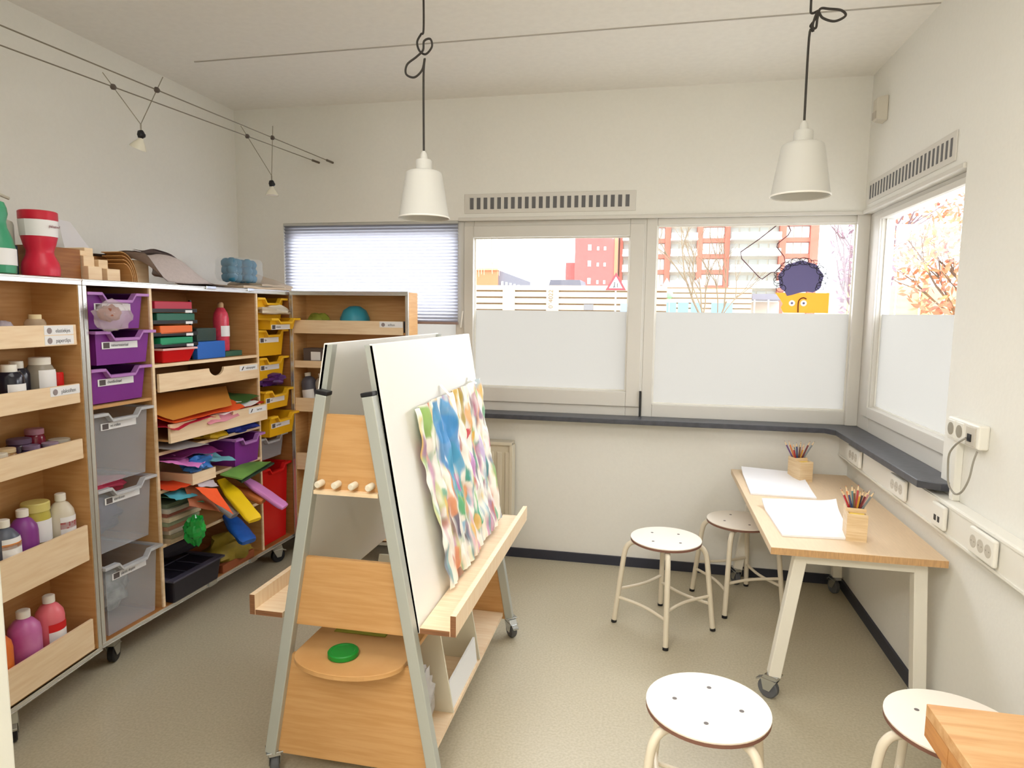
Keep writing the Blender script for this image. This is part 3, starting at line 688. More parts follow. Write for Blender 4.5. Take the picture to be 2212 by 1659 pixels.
solo('green_cellophane', B().blob((0, 0, .0), (.05, .04, .066), 21, .3, fr=3.2), C('cello_green', (24, 158, 60), rough=.15, var=.35, scale=18), 'crumpled shiny green cellophane ball on the low shelf', 'craft material', cab(.43, -.10, .488), AB, ang=25)
# stack of leaflets
g = 'stack of leaflets on the low middle shelf'
for i in range(9):
    c = [(186, 166, 136), (150, 140, 110), (196, 186, 170), (164, 120, 96), (140, 150, 120), (206, 190, 160), (172, 110, 96), (190, 184, 172), (120, 132, 110)][i]
    nm = ['tan', 'olive tan', 'off white', 'brown', 'sage', 'cream', 'rosy', 'pale grey', 'moss'][i]
    od = ['lowest', 'second from the bottom', 'third from the bottom', 'fourth from the bottom', 'middle', 'fourth from the top', 'third from the top', 'second from the top', 'topmost'][i]
    dx = rnd.uniform(-.012, .012); z = .4345+i*.02
    cbox('leaflet_bundle', nm+' leaflet bundle, '+od+' of the stack in the low shelf', 'leaflets', .36+dx+.012, .58+dx, -.01+rnd.uniform(-.015, .01), .28, z, z+.019, PO('leaflet_%d' % i, c, var=.2, scale=20), .001, g)
csheet('paper_sheet', 'sea green sheet on top of the leaflet stack', 'paper', [(.355, -.04, .655), (.5, -.1, .60), (.56, .0, .62), (.4, .2, .64)], PO('sea_green', (86, 150, 120)), .008, 20, 'papers on the lower middle shelf')
# bottom compartment
t = thing('organizer_tray', 'black plastic sorting tray on the cabinet floor', 'tray', cab(.53, -.015, .1485), AB)
b = B().hull8([(-.15, .0, 0), (.15, 0, 0), (.15, .32, 0), (-.15, .32, 0)], [(-.165, -.012, .11), (.165, -.012, .11), (.165, .335, .11), (-.165, .335, .11)])
b.obj('body', C('organizer_black', (30, 28, 40), rough=.35), t, bev=.006)
b = B().box(-.178, .178, -.025, .01, .108, .118).box(-.178, .178, .315, .345, .108, .118).box(-.178, -.15, .01, .315, .108, .118).box(.15, .178, .01, .315, .108, .118)
for x in (-.05, .05): b.box(x-.003, x+.003, .01, .315, .1105, .116)
b.box(-.15, .15, .16, .166, .1105, .116)
b.obj('rim', C('organizer_rim', (70, 68, 84), rough=.3), t, bev=.002)
solo('olive_bundle', B().blob((0, 0, .03), (.15, .1, .09), 31, .3, flat=-.03), C('olive_cloth', (150, 128, 40), **CRUMP), 'olive yellow cloth bundle on the cabinet floor', 'cloth', cab(.88, .08, .1795), AB)
cbox('rust_box', 'rusty brown flat box at the right of the cabinet floor', 'box', .74, 1.0, -.0, .05, .1485, .19, PO('rust_card', (140, 74, 40)), .003)
croll('dark_rolls', 'dark rolled cloth at the back of the cabinet floor', 'cloth', (.44, .16, .335), (.72, .14, .335), .05, C('dark_cloth', (38, 34, 44), rough=.7), .8, 6)

# bag hanging on the top purple tray, bags in yellow trays
solo('plastic_bag', B().blob((0, 0, 0), (.088, .028, .058), 41, .22), mat('bag_clear', (226, 214, 214), .2, alpha=.3), 'clear plastic bag of odds and ends on the purple tray', 'bag', cab(.09, -.045, 1.465), AB)
solo('brown_sponge', B().blob((0, 0, 0), (.055, .02, .03), 42, .25), C('sponge_brown', (150, 84, 56), **CRUMP), 'brown sponge inside the clear plastic bag', 'sponge', cab(.075, -.045, 1.475), AB)
solo('purple_bag', B().blob((0, 0, .02), (.12, .12, .05), 43, .4, flat=-.02), C('bag_purple', (92, 40, 120), rough=.35, var=.4, scale=14), 'purple crumpled bag spilling over a yellow tray', 'bag', cab(1.245, .09, 1.066), AB)
solo('white_bag', B().blob((0, 0, .02), (.1, .1, .03), 44, .4, flat=-.02), mat('bag_white', (236, 226, 206), .3, alpha=.85), 'white plastic bag on the pulled out yellow tray', 'bag', cab(1.245, .03, 1.468), AB)

# ------------------------------------------------------------------ things on the cabinet
def topL(x, y): return ldo(x, y, Z1+.004)
def topB(x, y): return cab(x, y, Z1+.004)
wp = [(.045, 0), (.058, .004), (.06, .025), (.057, .05), (.044, .078), (.042, .092), (.05, .115), (.056, .14), (.06, .205)]
t = bottle('red hourglass shaped paint bottle with white label on the cabinet', topL(.597, .065), AL, wp, C('paint_red', (206, 34, 62), rough=.35), [(.061, .203), (.061, .23), (.057, .233)], C('red_cap', (198, 26, 52), rough=.35), (.143, .2, CARDW, 'paper_label', True))
text(t, 'plakkaatverf', .014, 0, -.0625, .178, C('label_red_ink', (130, 60, 70)), sx=.75)
wg = [(.04, 0), (.055, .004), (.056, .02), (.056, .085), (.05, .115), (.036, .155), (.034, .175), (.04, .2), (.038, .22)]
bottle('green paint bottle with pale label at the left end of cabinet', topL(.412, .065), AL, wg, C('paint_green', (60, 150, 112), rough=.35), [(.038, .22), (.032, .238), (.012, .244)], C('green_cap', (70, 160, 120), rough=.35), (.03, .085, CARDW, 'paper_label', True))
t = thing('pump_canister', 'big grey white canister with pump dispenser behind the green bottle', 'canister', topL(.505, .143), AL)
CANM = C('canister_grey', (196, 196, 184), rough=.4)
B().box(-.085, .075, -.008, .055, 0, .2).obj('body', CANM, t, bev=.018)
B().box(.02, .07, -.0105, -.0085, .0, .11).obj('paper_label', C('slate_label', (70, 90, 120)), t)
B().box(-.03, .0, -.0105, -.0085, .1, .13).obj('warning_label', RB, t)
B().lathe([(.02, .2), (.02, .216), (.007, .217), (.006, .27), (.016, .271), (.016, .288), (.004, .29)], 16, (0, .025, 0)).obj('pump', C('pump_grey', (196, 194, 178), rough=.4), t, smooth=True)
B().tube([(0, .025, .28), (.05, .025, .285), (.085, .025, .278)], .006, 8).tube([(0, .025, .28), (-.03, .025, .282)], .006, 8).obj('spout', MATS['pump_grey'], t, smooth=True)
o = cab(.28, .3, Z1+.004)
q = [cab(*p)-o for p in ((.17, .22, 1.605), (.42, .26, 1.605), (.30, .36, 1.862), (.235, .36, 1.868))]
tag(B().sheet(*q, amp=.006, seed=3).obj('leaning_paper', PO('pale_paper', (226, 224, 228)), None, o, 0, True), 'large pale sheet of paper propped up behind the red bottle', 'paper')
# wooden organiser
t = thing('wooden_organiser', 'wooden desk organiser with curved dividers on top of the cabinet', 'organiser', topB(.045, .05), AB)
B().box(-.17, .03, .03, .25, 0, .118).obj('side_box', wood('dark_ply', (160, 104, 54), (140, 86, 40)), t, bev=.002)
for x0, x1, z0, z1, y in ((.035, .10, 0, .055, .0), (.035, .085, .055, .095, .02), (.03, .06, .095, .115, .03), (.125, .19, 0, .05, .0), (.105, .15, .05, .085, .02), (.07, .11, .09, .13, .05), (.31, .39, 0, .1, .04), (.28, .31, .0, .09, .06)):
    B().box(x0, x1, y, y+.14, z0, z1).obj('block', BIRCH, t, bev=.002)
b = B()
for i in range(4):
    r = .055+i*.016
    pts = [(.19+r*math.sin(a)*.8, .03+i*.004, (r+.02)*math.cos(a)) for a in [math.pi/2*k/10 for k in range(11)]]
    for p, q in zip(pts, pts[1:]): b.bar(p, q, .003, .1, (0, 1, 0))
b.obj('curved_divider', PLY, t)
B().box(.03, .40, .16, .24, 0, .11).obj('back_panel', wood('mid_ply', (186, 132, 78), (168, 114, 62)), t)
# grey felt
def felt():
    prof = [(0, .124), (.06, .12), (.12, .118), (.2, .13), (.28, .148), (.36, .14), (.42, .09), (.46, .05), (.52, .015), (.6, .006), (.66, .003)]
    b = B(); P = smoothpath([(x, 0, z) for x, z in prof], 4)
    n = len(P)-1
    return b, P, n
b, P, n = felt()
def fz(u, v, o=0):
    p = P[round(u*n)]; k = min(1, max(0, (p.x-.06)/.1)); k = k*k*(3-2*k)
    w = 1-k*(1-(.06+.94*math.sin(min(1, v*1.6)*math.pi/2)))
    return (p.x+.03*v, -.03*k-.02+.28*v, max(.002, p.z*(1-.1*v)*w+.004*math.sin(9*v+u*12))+o)
b.grid(lambda u, v: fz(u, v), n, 16)
ofs = len(b.v)
b.grid(lambda u, v: fz(u, v, .004), n, 16)
pr = [(.33, .165), (.42, .15), (.49, .11), (.505, .075), (.48, .05), (.45, .06), (.455, .085), (.43, .11), (.38, .13), (.30, .145)]
Q = smoothpath([(x, 0, z) for x, z in pr], 5); m_ = len(Q)-1
b.grid(lambda u, v: (Q[round(u*m_)].x, .15+.14*v, Q[round(u*m_)].z+.004*math.sin(8*v)), m_, 8)
b.grid(lambda u, v: (Q[round(u*m_)].x-.004, .15+.14*v, Q[round(u*m_)].z-.006+.004*math.sin(8*v)), m_, 8)
solo('felt_roll', b, C('grey_felt', (196, 184, 182), rough=.9, var=.08, scale=80), 'grey felt sheet rolled and draped over the wooden organiser', 'felt', topB(.25, .02), AB)
t = thing('blue_ball_bag', 'clear bag filled with blue balls on top of the cabinet', 'bag', cab(1.13, .13, Z1+.036), AB)
b = B()
for i in range(18):
    b.blob(((i % 6)*.044-.11, ((i*5) % 3)*.034-.034, .03+.038*(i//6)), (.027, .027, .027), i, .08, 12, 8)
b.obj('balls', C('ball_blue', (36, 112, 146), rough=.6), t, smooth=True)
def film(u, v):
    a = 2*math.pi*u; p = 2*(v-.5)
    k = (abs(math.cos(a))**5+abs(math.sin(a))**5)**-.2; e = (1-abs(p)**6)**.2 if abs(p) < 1 else 0
    w = 1+.04*noise.noise(Vector((math.cos(a)*3, math.sin(a)*3, v*4)))
    return (.142*math.cos(a)*k*e*w, .068*math.sin(a)*k*e*w, .071+.071*p)
B().grid(film, 40, 16).obj('bag_film', mat('bag_film', (226, 236, 240), .06, alpha=.16), t, smooth=True)
solo('beige_cloth', B().sheet((-.15, 0, .014), (.28, -.01, .014), (.28, .25, .02), (-.15, .25, .02), .006, 5, 14, 3, .012), C('beige_felt', (200, 180, 156), rough=.9), 'beige felt pile at the right end of the cabinet top', 'felt', topB(1.13, .0), AB)
solo('tan_cloth', B().sheet((0, 0, .03), (.27, -.02, .028), (.27, .22, .1), (0, .22, .032), .008, 6, 14, 3, .01), C('tan_felt', (190, 174, 154), rough=.9), 'tan felt with raised corner lying over the beige felt', 'felt', topB(1.17, .02), AB)

# ------------------------------------------------------------------ easel
E_ = thing('double_easel', 'large two-sided mobile painting easel with white boards in the foreground', 'easel', (-.8695, 2.345, 0))
EX, EY = -.8695, 2.345
def half(z): return .0725+(1.25-z)*.173
def bh(z): return .0785+(1.4-z)*.164        # half distance of the boards' outer faces
yn, yf = 1.80-EY, 2.89-EY
for sy, y in ((-1, yn), (1, yf)):
    for sx in (-1, 1):
        p, q = (sx*half(.09), y, .09), (sx*half(1.25), y, 1.25)
        o = B().bar(p, q, .036, .034, (0, 1, 0)).obj('leg', ALU, E_, bev=.003)
        B().bar(q, (sx*half(1.262), y, 1.262), .038, .036, (0, 1, 0)).obj('leg_cap', BLACK, o, bev=.002)
        caster(E_, sx*(half(.09)), y+.01, .092, r=.036, rz=(2.2 if sy < 0 else -.5) if sx < 0 else (-.9 if sy > 0 else -2.2))
for sx in (-1, 1):
    zt, zb = 1.4, .53
    a, c = yn+.02, yf-.02
    lo = [(sx*bh(zb), a, zb), (sx*(bh(zb)-.014), a, zb), (sx*(bh(zb)-.014), c, zb), (sx*bh(zb), c, zb)]
    hi = [(sx*bh(zt), a, zt), (sx*(bh(zt)-.014), a, zt), (sx*(bh(zt)-.014), c, zt), (sx*bh(zt), c, zt)]
    if sx > 0: lo, hi = lo[::-1], hi[::-1]
    B().hull8(lo, hi).obj('board', WHITE, E_, bev=.002)
    # inner frame rails of the board
    for y in (a, c-.03):
        B().hull8([(sx*(bh(zb)-.016)-.012, y, zb), (sx*(bh(zb)-.016)+.012, y, zb), (sx*(bh(zb)-.016)+.012, y+.03, zb), (sx*(bh(zb)-.016)-.012, y+.03, zb)],
                [(sx*(bh(zt)-.016)-.012, y, zt-.004), (sx*(bh(zt)-.016)+.012, y, zt-.004), (sx*(bh(zt)-.016)+.012, y+.03, zt-.004), (sx*(bh(zt)-.016)-.012, y+.03, zt-.004)]).obj('board_rail', ALU, E_)
    x0, x1 = sorted((sx*.225, sx*.337)); x2, x3 = sorted((sx*.32, sx*.338))
    b = B().box(x0, x1, yn-.0, yf+.06, .541, .558)
    b.box(x2, x3, yn-.0, yf+.06, .558, .606)
    o = b.obj('tray', BIRCHY, E_)
    xa, xb = sorted((sx*.226, sx*.318))
    B().box(xa, xb, yn-.001, yn, .5415, .5575).box(min(sx*.3205, sx*.3375), max(sx*.3205, sx*.3375), yn-.001, yn, .5415, .6055).obj('tray_end_grain', EDGE, o)
def endpanel(z0, z1, y, name, ins=.012, m=PLY):
    B().hull8([(-half(z0)+ins, y, z0), (half(z0)-ins, y, z0), (half(z0)-ins, y+.014, z0), (-half(z0)+ins, y+.014, z0)],
              [(-half(z1)+ins, y, z1), (half(z1)-ins, y, z1), (half(z1)-ins, y+.014, z1), (-half(z1)+ins, y+.014, z1)]).obj(name, m, E_)
for y in (yn+.004, yf-.012):
    endpanel(.952, 1.19, y, 'upper_panel'); endpanel(.525, .745, y, 'middle_panel'); endpanel(.085, .425, y, 'lower_panel')
B().box(-half(.96)+.02, half(.96)-.02, yn-.016, yn+.004, .95, .962).obj('peg_rail', BIRCH, E_)
for i in range(4):
    B().lathe([(.010, 0), (.0105, .03), (.008, .034)], 14, (-.083+i*.0535, yn+.003, .982), NEGY).obj('peg', CREAM, E_, smooth=True)
# half-round shelf and inside shelf
arc = [(.2*math.cos(a), -.115*math.sin(a)) for a in [math.pi*k/24 for k in range(25)]]
poly = arc+[(-.2, .0), (-.2, .25), (.2, .25), (.2, 0)]
poly = [(x, yn+y) for x, y in [(.178*math.cos(math.pi+math.pi*k/24), .11*math.sin(math.pi+math.pi*k/24)) for k in range(25)]+[(.178, .3), (-.178, .3)]]
B().prism(poly, lambda u, v, k: (u, v, .4255+.016*k)).obj('round_shelf', PLY, E_, bev=.002)
B().prism([(-.245, yn+.02), (.245, yn+.02), (.245, yf-.014), (-.245, yf-.014)], lambda u, v, k: (u, v, .1+.016*k)).obj('bottom_shelf', BIRCHY, E_)
for y in (2.08-EY, 2.445-EY):
    hw = lambda z: half(z)-.022
    B().hull8([(-hw(.117), y, .117), (hw(.117), y, .117), (hw(.117), y+.008, .117), (-hw(.117), y+.008, .117)],
              [(-hw(.515), y, .515), (hw(.515), y, .515), (hw(.515), y+.008, .515), (-hw(.515), y+.008, .515)]).obj('partition', mat('partition_cream', (216, 210, 190), .5), E_)
# things in and on the easel
solo('plastic_disc', B().lathe([(.044, 0), (.047, .003), (.047, .015), (.044, .018), (.036, .018), (.034, .016)], 32), C('lid_green', (20, 132, 44), rough=.35), 'round green lid lying on the half-round easel shelf', 'lid', (-.892, 1.8, .4418))
csh = B().sheet((-.09, -.035, .0), (.09, -.035, .0), (.09, .08, .002), (-.09, .08, .002), .001, 2, 4)
solo('olive_paper', csh, PO('olive_paper', (150, 150, 50)), 'olive green sheet inside the easel behind the round lid', 'paper', (-.9, 1.97, .4445))
b = B().hull8([(-.004, 0, 0), (.004, 0, 0), (.004, .34, 0), (-.004, .34, 0)], [(-.014, 0, .1), (-.006, 0, .1), (-.006, .34, .1), (-.014, .34, .1)])
solo('foam_board', b, C('panel_white', (236, 238, 240), rough=.4), 'long low white panel standing on the bottom easel shelf', 'panel', (-.635, 2.09, .1165), smooth=False)
solo('plastic_sleeve', B().blob((0, 0, .1), (.022, .09, .11), 60, .3, flat=-.1), mat('sleeve_clear', (226, 226, 230), .15, alpha=.55), 'crumpled clear plastic sleeve on the bottom easel shelf', 'plastic', (-.69, 1.96, .1165))

# painting on the right board --------------------------------------------------
bu = Vector((-.139, 0, .87)).normalized(); bn = Vector((.988, 0, .157)).normalized()
def onboard(y, s, h=0):      # y world, s along the board from its tray, h off the board
    zb = .561
    return Vector((EX+bh(zb), y, zb))+bu*s+bn*h
def bl(u, v): return (1-v)*(2.055+(2.862-2.055)*u)+v*(1.992+(2.845-1.992)*u), (1-v)*(.0+.02*u)+v*(.63+.02*u)
NU, NV = 120, 170
strokes = []
def stroke(u, v, ru, rv, c, soft=.35, wob=.5): strokes.append((u, v, ru, rv, lin(c), soft, wob))
pal = [(226, 178, 140), (206, 160, 190), (150, 190, 120), (240, 196, 100), (120, 170, 180), (196, 120, 110), (206, 210, 150), (160, 130, 170), (222, 150, 110), (110, 130, 150), (180, 200, 210), (226, 190, 200), (120, 180, 150), (140, 110, 110)]
rp = random.Random(5)
for i in range(330):
    stroke(rp.random(), rp.random(), rp.uniform(.008, .028), rp.uniform(.04, .15), rp.choice(pal), .8, .9)
for a in [(.09, .9, .08, .1, (140, 184, 84), .3, .2), (.31, .86, .12, .14, (74, 152, 206), .2, .12), (.33, .72, .12, .18, (70, 146, 210), .2, .12), (.35, .58, .09, .14, (76, 160, 200), .25, .2), (.36, .48, .05, .09, (90, 170, 170), .3, .3), (.13, .78, .03, .08, (170, 190, 150)),
          (.54, .9, .08, .11, (222, 184, 96)), (.60, .8, .03, .2, (176, 150, 60)), (.62, .70, .035, .035, (214, 40, 60), .2, .1), (.72, .66, .04, .08, (130, 190, 90)), (.62, .52, .04, .1, (206, 150, 206)),
          (.66, .8, .035, .1, (226, 170, 110)), (.73, .66, .03, .05, (238, 186, 80)), (.45, .4, .035, .06, (226, 150, 80)), (.3, .35, .03, .06, (90, 170, 120)), (.55, .2, .09, .1, (40, 170, 130), .25, .2), (.52, .16, .04, .06, (236, 190, 110)),
          (.22, .28, .025, .1, (90, 86, 110)), (.2, .38, .045, .06, (222, 150, 110)), (.86, .42, .03, .12, (70, 140, 150)), (.92, .6, .02, .08, (190, 70, 96)), (.13, .08, .03, .1, (224, 150, 110)), (.17, .02, .03, .03, (150, 110, 90)),
          (.36, .5, .03, .07, (190, 110, 170)), (.5, .5, .02, .07, (60, 160, 140)), (.55, .3, .03, .06, (150, 200, 130)), (.75, .3, .03, .05, (150, 90, 120)), (.33, .14, .02, .05, (70, 60, 70)), (.8, .85, .03, .09, (196, 130, 150)), (.9, .8, .02, .09, (150, 120, 150)),
          (.3, .22, .03, .05, (140, 190, 220)), (.66, .4, .02, .1, (110, 110, 130)), (.7, .55, .015, .2, (222, 160, 120)), (.8, .55, .02, .1, (200, 180, 220))]:
    stroke(*a)
cols = []
for j in range(NV+1):
    for i in range(NU+1):
        u, v = i/NU, j/NV; c = [lin((246, 242, 232))[k] for k in range(3)]
        n1 = noise.noise(Vector((u*14, v*6, 1.5))); n2 = noise.noise(Vector((u*40, v*14, 4.5)))
        for (su, sv, ru, rv, sc, so, wo) in strokes:
            du, dv = (u-su)/ru, (v-sv)/rv
            if abs(du) > 1.9 or abs(dv) > 1.9: continue
            d = du*du+dv*dv+wo*(n1*1.4+n2*.9)
            if d < 1:
                k = min(1, (1-d)/so)*.9
                c = [c[q]*(1-k)+sc[q]*k for q in range(3)]
        w = noise.noise(Vector((u*30, v*5, 9.2)))
        if w > .2:
            k = min(1, (w-.2)*5)*.85; c = [c[q]*(1-k)+lin((248, 246, 240))[q]*k for q in range(3)]
        cols.append(c)
def pf(u, v):
    y, s = bl(u, v)
    h = .014+.026*abs(noise.noise(Vector((u*8, v*1.6, 2))))+.016*noise.noise(Vector((u*18, v*4, 5)))+.012*noise.noise(Vector((u*34, v*10, 7)))
    h += .012*(1-v)**2
    y += .008*noise.noise(Vector((u*3, v*8, 3)))
    if v < .12: s = max(s, .004)
    return onboard(y, s, max(.004, h))
b = B().grid(pf, NU, NV)
pm = bpy.data.materials.new('painted_paper'); pm.use_nodes = True
nt = pm.node_tree; at = nt.nodes.new('ShaderNodeAttribute'); at.attribute_name = 'paint'
nt.links.new(at.outputs['Color'], nt.nodes['Principled BSDF'].inputs['Base Color']); nt.nodes['Principled BSDF'].inputs['Roughness'].default_value = .6
po = b.obj('painting', pm, None, (0, 0, 0), 0, True, ang=180)
ca = po.data.color_attributes.new('paint', 'FLOAT_COLOR', 'POINT')
for i, c in enumerate(cols): ca.data[i].color = (*c, 1)
tag(po, 'large crinkled sheet of colourful finger painting taped to the right easel board', 'painting')
for i, (u, nm) in enumerate(((.42, 'longer white tape strip holding the painting at its middle'), (.86, 'short white tape strip holding the painting near its far corner'))):
    y, s = bl(u, 1.0)
    p = [onboard(y+dy, s+ds, .036 if ds < 0 else .003) for dy, ds in ((-.012, -.012), (.012, -.012), (.012, .035 if i == 0 else .02), (-.012, .035 if i == 0 else .02))]
    o = sum(p, Vector())/4
    tag(B().sheet(*[q-o for q in p], amp=.001, n=3).obj('tape_strip', C('tape_white', (250, 248, 240), rough=.5), None, o, 0, True), nm, 'tape', 'tape strips on the painting')

# ------------------------------------------------------------------ stools
def make_stool(label, loc, rz):
    t = thing('round_stool', label, 'stool', loc, rz, 'round stools with cream steel legs')
    H_ = .44; r = .165
    b = B().lathe([(r-.001, H_-.006), (r, H_-.004), (r, H_-.0005), (r-.002, H_)], 48)
    s = b.obj('seat', SEATM, t, smooth=True)
    B().lathe([(r-.004, H_-.017), (r, H_-.015), (r, H_-.005), (r-.002, H_-.0045)], 48).obj('seat_edge', SEDGE, s, smooth=True)
    for k in range(4):
        a = R(45+90*k)
        B().lathe([(.0065, -.0005), (.0065, .0006), (.002, .0006)], 12, (.088*math.cos(a), .088*math.sin(a), H_)).obj('screw_hole', mat('hole_grey', (96, 88, 86), .5), s)
    for k in range(4):
        a = R(90*k); ca, sa = math.cos(a), math.sin(a)
        P = [(.07, H_-.03), (.13, H_-.03), (.163, H_-.036), (.183, H_-.058), (.192, H_-.09), (.2, H_-.15), (.232, .012)]
        P = smoothpath([(x*ca, x*sa, z) for x, z in P], 5)
        l = B().tube(P, 0.0125, 12).obj('leg', CREAM, t, smooth=True)
        B().tube([(.2318*ca, .2318*sa, .013), (.2335*ca, .2335*sa, 0)], .0135, 12).obj('foot_cap', BLACK, l, smooth=True)
    for k in range(4):
        a0, a1 = R(90*k), R(90*k+90); z = .17 if k % 2 else .13
        r_ = .2+(.29-z)*.115
        P = []
        for j in range(9):
            f = j/8; q = Vector((math.cos(a0), math.sin(a0), 0)).lerp(Vector((math.cos(a1), math.sin(a1), 0)), f)*r_
            q *= 1-.14*math.sin(math.pi*f); P.append((q.x, q.y, z))
        B().tube(P, .0075, 8).obj('stretcher', CREAM, t, smooth=True)
    return t
st = make_stool('white seated round stool in the front, fully clear of the tables', (.187, 1.785, 0), R(38))
copy_thing(st, 'round stool standing alone on the floor between easel and white-legged table', (.105, 3.152, 0), R(2))
copy_thing(st, 'shaded round stool pushed half under the white-legged table', (.487, 3.53, 0), R(-20))
copy_thing(st, 'round stool half hidden behind the wooden desk corner', (.815, 1.84, 0), R(12))

# ------------------------------------------------------------------ white-legged table
t = thing('mobile_table', 'maple topped work table with white splayed legs on wheels by the right wall', 'table', (.765, 3.185, 0))
TZ = .64
B().box(-.298, .298, -.64, .635, TZ-.028, TZ).obj('tabletop', MAPLE, t, bev=.0015)
B().box(-.2982, .2982, -.6406, -.6396, TZ-.027, TZ-.002).obj('front_edge', mat('table_edge', (206, 164, 116), .5, var=.2, scale=10, stretch=(30, 3, 3)), t)
LEGW = mat('white_leg', (232, 228, 216), .35)
for sy in (-1, 1):
    y = sy*.56
    B().bar((-.19, y, TZ-.052), (.245, y, TZ-.052), .044, .046).obj('cross_rail', LEGW, t, bev=.003)
    for sx, xt, xb in ((-1, -.175, -.248), (1, .232, .272)):
        if sx > 0: xb = .262
        B().bar((xt, y, TZ-.0285), (xb, y, .1), .046, .046, (1, 0, 0)).obj('leg', LEGW, t, bev=.003)
        caster(t, xb, y+sy*.0, .102, r=.04, rz=(2.5 if sx < 0 else -2.6) if sy < 0 else 1.9)
B().box(-.16, .2, -.53, -.5, TZ-.06, TZ-.029).box(-.16, .2, .5, .53, TZ-.06, TZ-.029).obj('underframe', LEGW, t)
# paper pads
def pad(label, q, curl):
    b = B(); P = [Vector((x, y, TZ+.0005)) for x, y in q]; o = sum(P, Vector())/4
    def f(top):
        def g(u, v):
            p = (P[0]*(1-u)+P[1]*u)*(1-v)+(P[3]*(1-u)+P[2]*u)*v
            w = max(0, 1-v*4)**2*curl+max(0, u*4-3)**2*max(0, 1-v*1.5)*curl*.4
            return p-o+Vector((0, 0, (top+w) if top else w*.9))
        return g
    b.grid(f(.008), 14, 14); n = len(b.v); b.grid(f(0), 14, 14)
    w = 15; ring = [i for i in range(14)]+[j*w+14 for j in range(14)]+[14*w+14-i for i in range(14)]+[(14-j)*w for j in range(14)]
    for i in range(len(ring)):
        p, r_ = ring[i], ring[(i+1) % len(ring)]; b.f.append([p, n+p, n+r_, r_]); b.m.append(0)
    return tag(b.obj('drawing_pad', PAPERW, None, o, 0, True), label, 'paper pad', 'white drawing pads on the table')
pad('white drawing pad at the far end of the table', [(.515, 3.775), (.815, 3.70), (.79, 3.275), (.497, 3.285)], .02)
pad('white drawing pad at the near end of the table', [(.52, 3.11), (.84, 3.145), (.79, 2.70), (.53, 2.68)], .025)
# pencil holders
HOLD = wood('holder_ply', (232, 208, 170), (216, 186, 142), scale=3)
def holder(label, loc, rz):
    t = thing('pencil_holder', label, 'pencil holder', loc, rz, 'wooden pencil holders on the table')
    def cup(b, x0, x1, y0, y1, h):
        w = .006
        return b.box(x0, x1, y0, y0+w, 0, h).box(x0, x1, y1-w, y1, 0, h).box(x0, x0+w, y0+w, y1-w, 0, h).box(x1-w, x1, y0+w, y1-w, 0, h).box(x0+w, x1-w, y0+w, y1-w, 0, .006)
    cup(B(), -.036, .036, -.05, .0, .105).obj('note_box', HOLD, t)
    cup(B(), -.036, .036, .0, .06, .116).obj('pencil_box', HOLD, t)
    return t
h1 = ((.805, 2.735, TZ), R(-8)); h2 = ((.795, 3.655, TZ), R(22))
holder('wooden pencil holder at the near end of the table', *h1)
holder('wooden pencil holder at the far end of the table', *h2)
pc = [('red', (176, 44, 50)), ('dark blue', (60, 74, 120)), ('brown', (120, 80, 54)), ('ochre', (206, 150, 60)), ('maroon', (110, 44, 50)), ('grey', (126, 134, 140)), ('purple', (104, 72, 120)), ('orange', (214, 124, 60)), ('teal', (78, 120, 126)), ('crimson', (186, 60, 66)), ('black', (50, 46, 48)), ('pink', (200, 130, 140))]
def pencil(label, base, tip, c, grp):
    b_, q = Vector(base), Vector(tip); d = (q-b_)
    t = thing('pencil', label, 'pencil', b_, 0, grp)
    B().tube([(0, 0, 0), d*.88], .004, 6).obj('shaft', mat('pencil_'+c[0], c[1], .4), t)
    B().tube([d*.88, d*.97], [.004, .0015], 6).obj('wood_tip', HOLD, t)
    B().tube([d*.97, d], [.0015, .0004], 6).obj('lead', mat('pencil_'+c[0], c[1], .4), t)
rq = random.Random(11)
for (loc, rz), nm, n in ((h1, 'near', 12), (h2, 'far', 12)):
    M_ = Matrix.Translation(loc)@Matrix.Rotation(rz, 4, 'Z')
    for i in range(n):
        fx = (i % 6)/5*2-1; fy = (i//6)*2-1
        b0 = Vector((-fx*.024, .03-fy*.012, .008)); rim = Vector((fx*.0245, .03+fy*.015, .116))
        k = (.20+rq.uniform(-.02, .012))/.108
        tp = b0+(rim-b0)*k*(.92 if nm == 'near' else .95)
        c = pc[i]
        pencil('%s pencil standing in the %s wooden holder' % (c[0], nm), M_@b0, M_@tp, c, 'pencils in the %s holder' % nm)
for (loc, rz), nm in ((h1, 'near'), (h2, 'far')):
    M_ = Matrix.Translation(loc)@Matrix.Rotation(rz, 4, 'Z')
    p = M_@Vector((0, -.025, .007))
    solo('note_block', B().box(-.026, .026, -.017, .017, 0, .094), C('note_yellow', (240, 206, 90), rough=.7), 'yellow note block in the front of the %s pencil holder' % nm, 'note block', p, rz, smooth=False)

# ------------------------------------------------------------------ wooden desk corner, lower right
t = thing('wooden_desk', 'oak topped desk whose corner juts in at the lower right', 'desk', (.632, 1.562, 0))
B().box(0, .44, -1.0, 0, .612, .64).obj('desktop', OAK, t, bev=.0015)
b = B().box(.0005, .018, -.115, -.0005, .565, .6115)
b.box(.0005, .018, -1.0, -.118, .565, .6115).box(.018, .44, -.018, -.0005, .565, .6115)
b.obj('apron', wood('oak_side', (206, 146, 84), (186, 124, 66), stretch=(30, 3, 30)), t)
for x, y in ((.03, -.06), (.39, -.06), (.03, -.95), (.39, -.95)):
    B().box(x, x+.04, y, y+.04, 0, .6115).obj('leg', OAK, t, bev=.003)

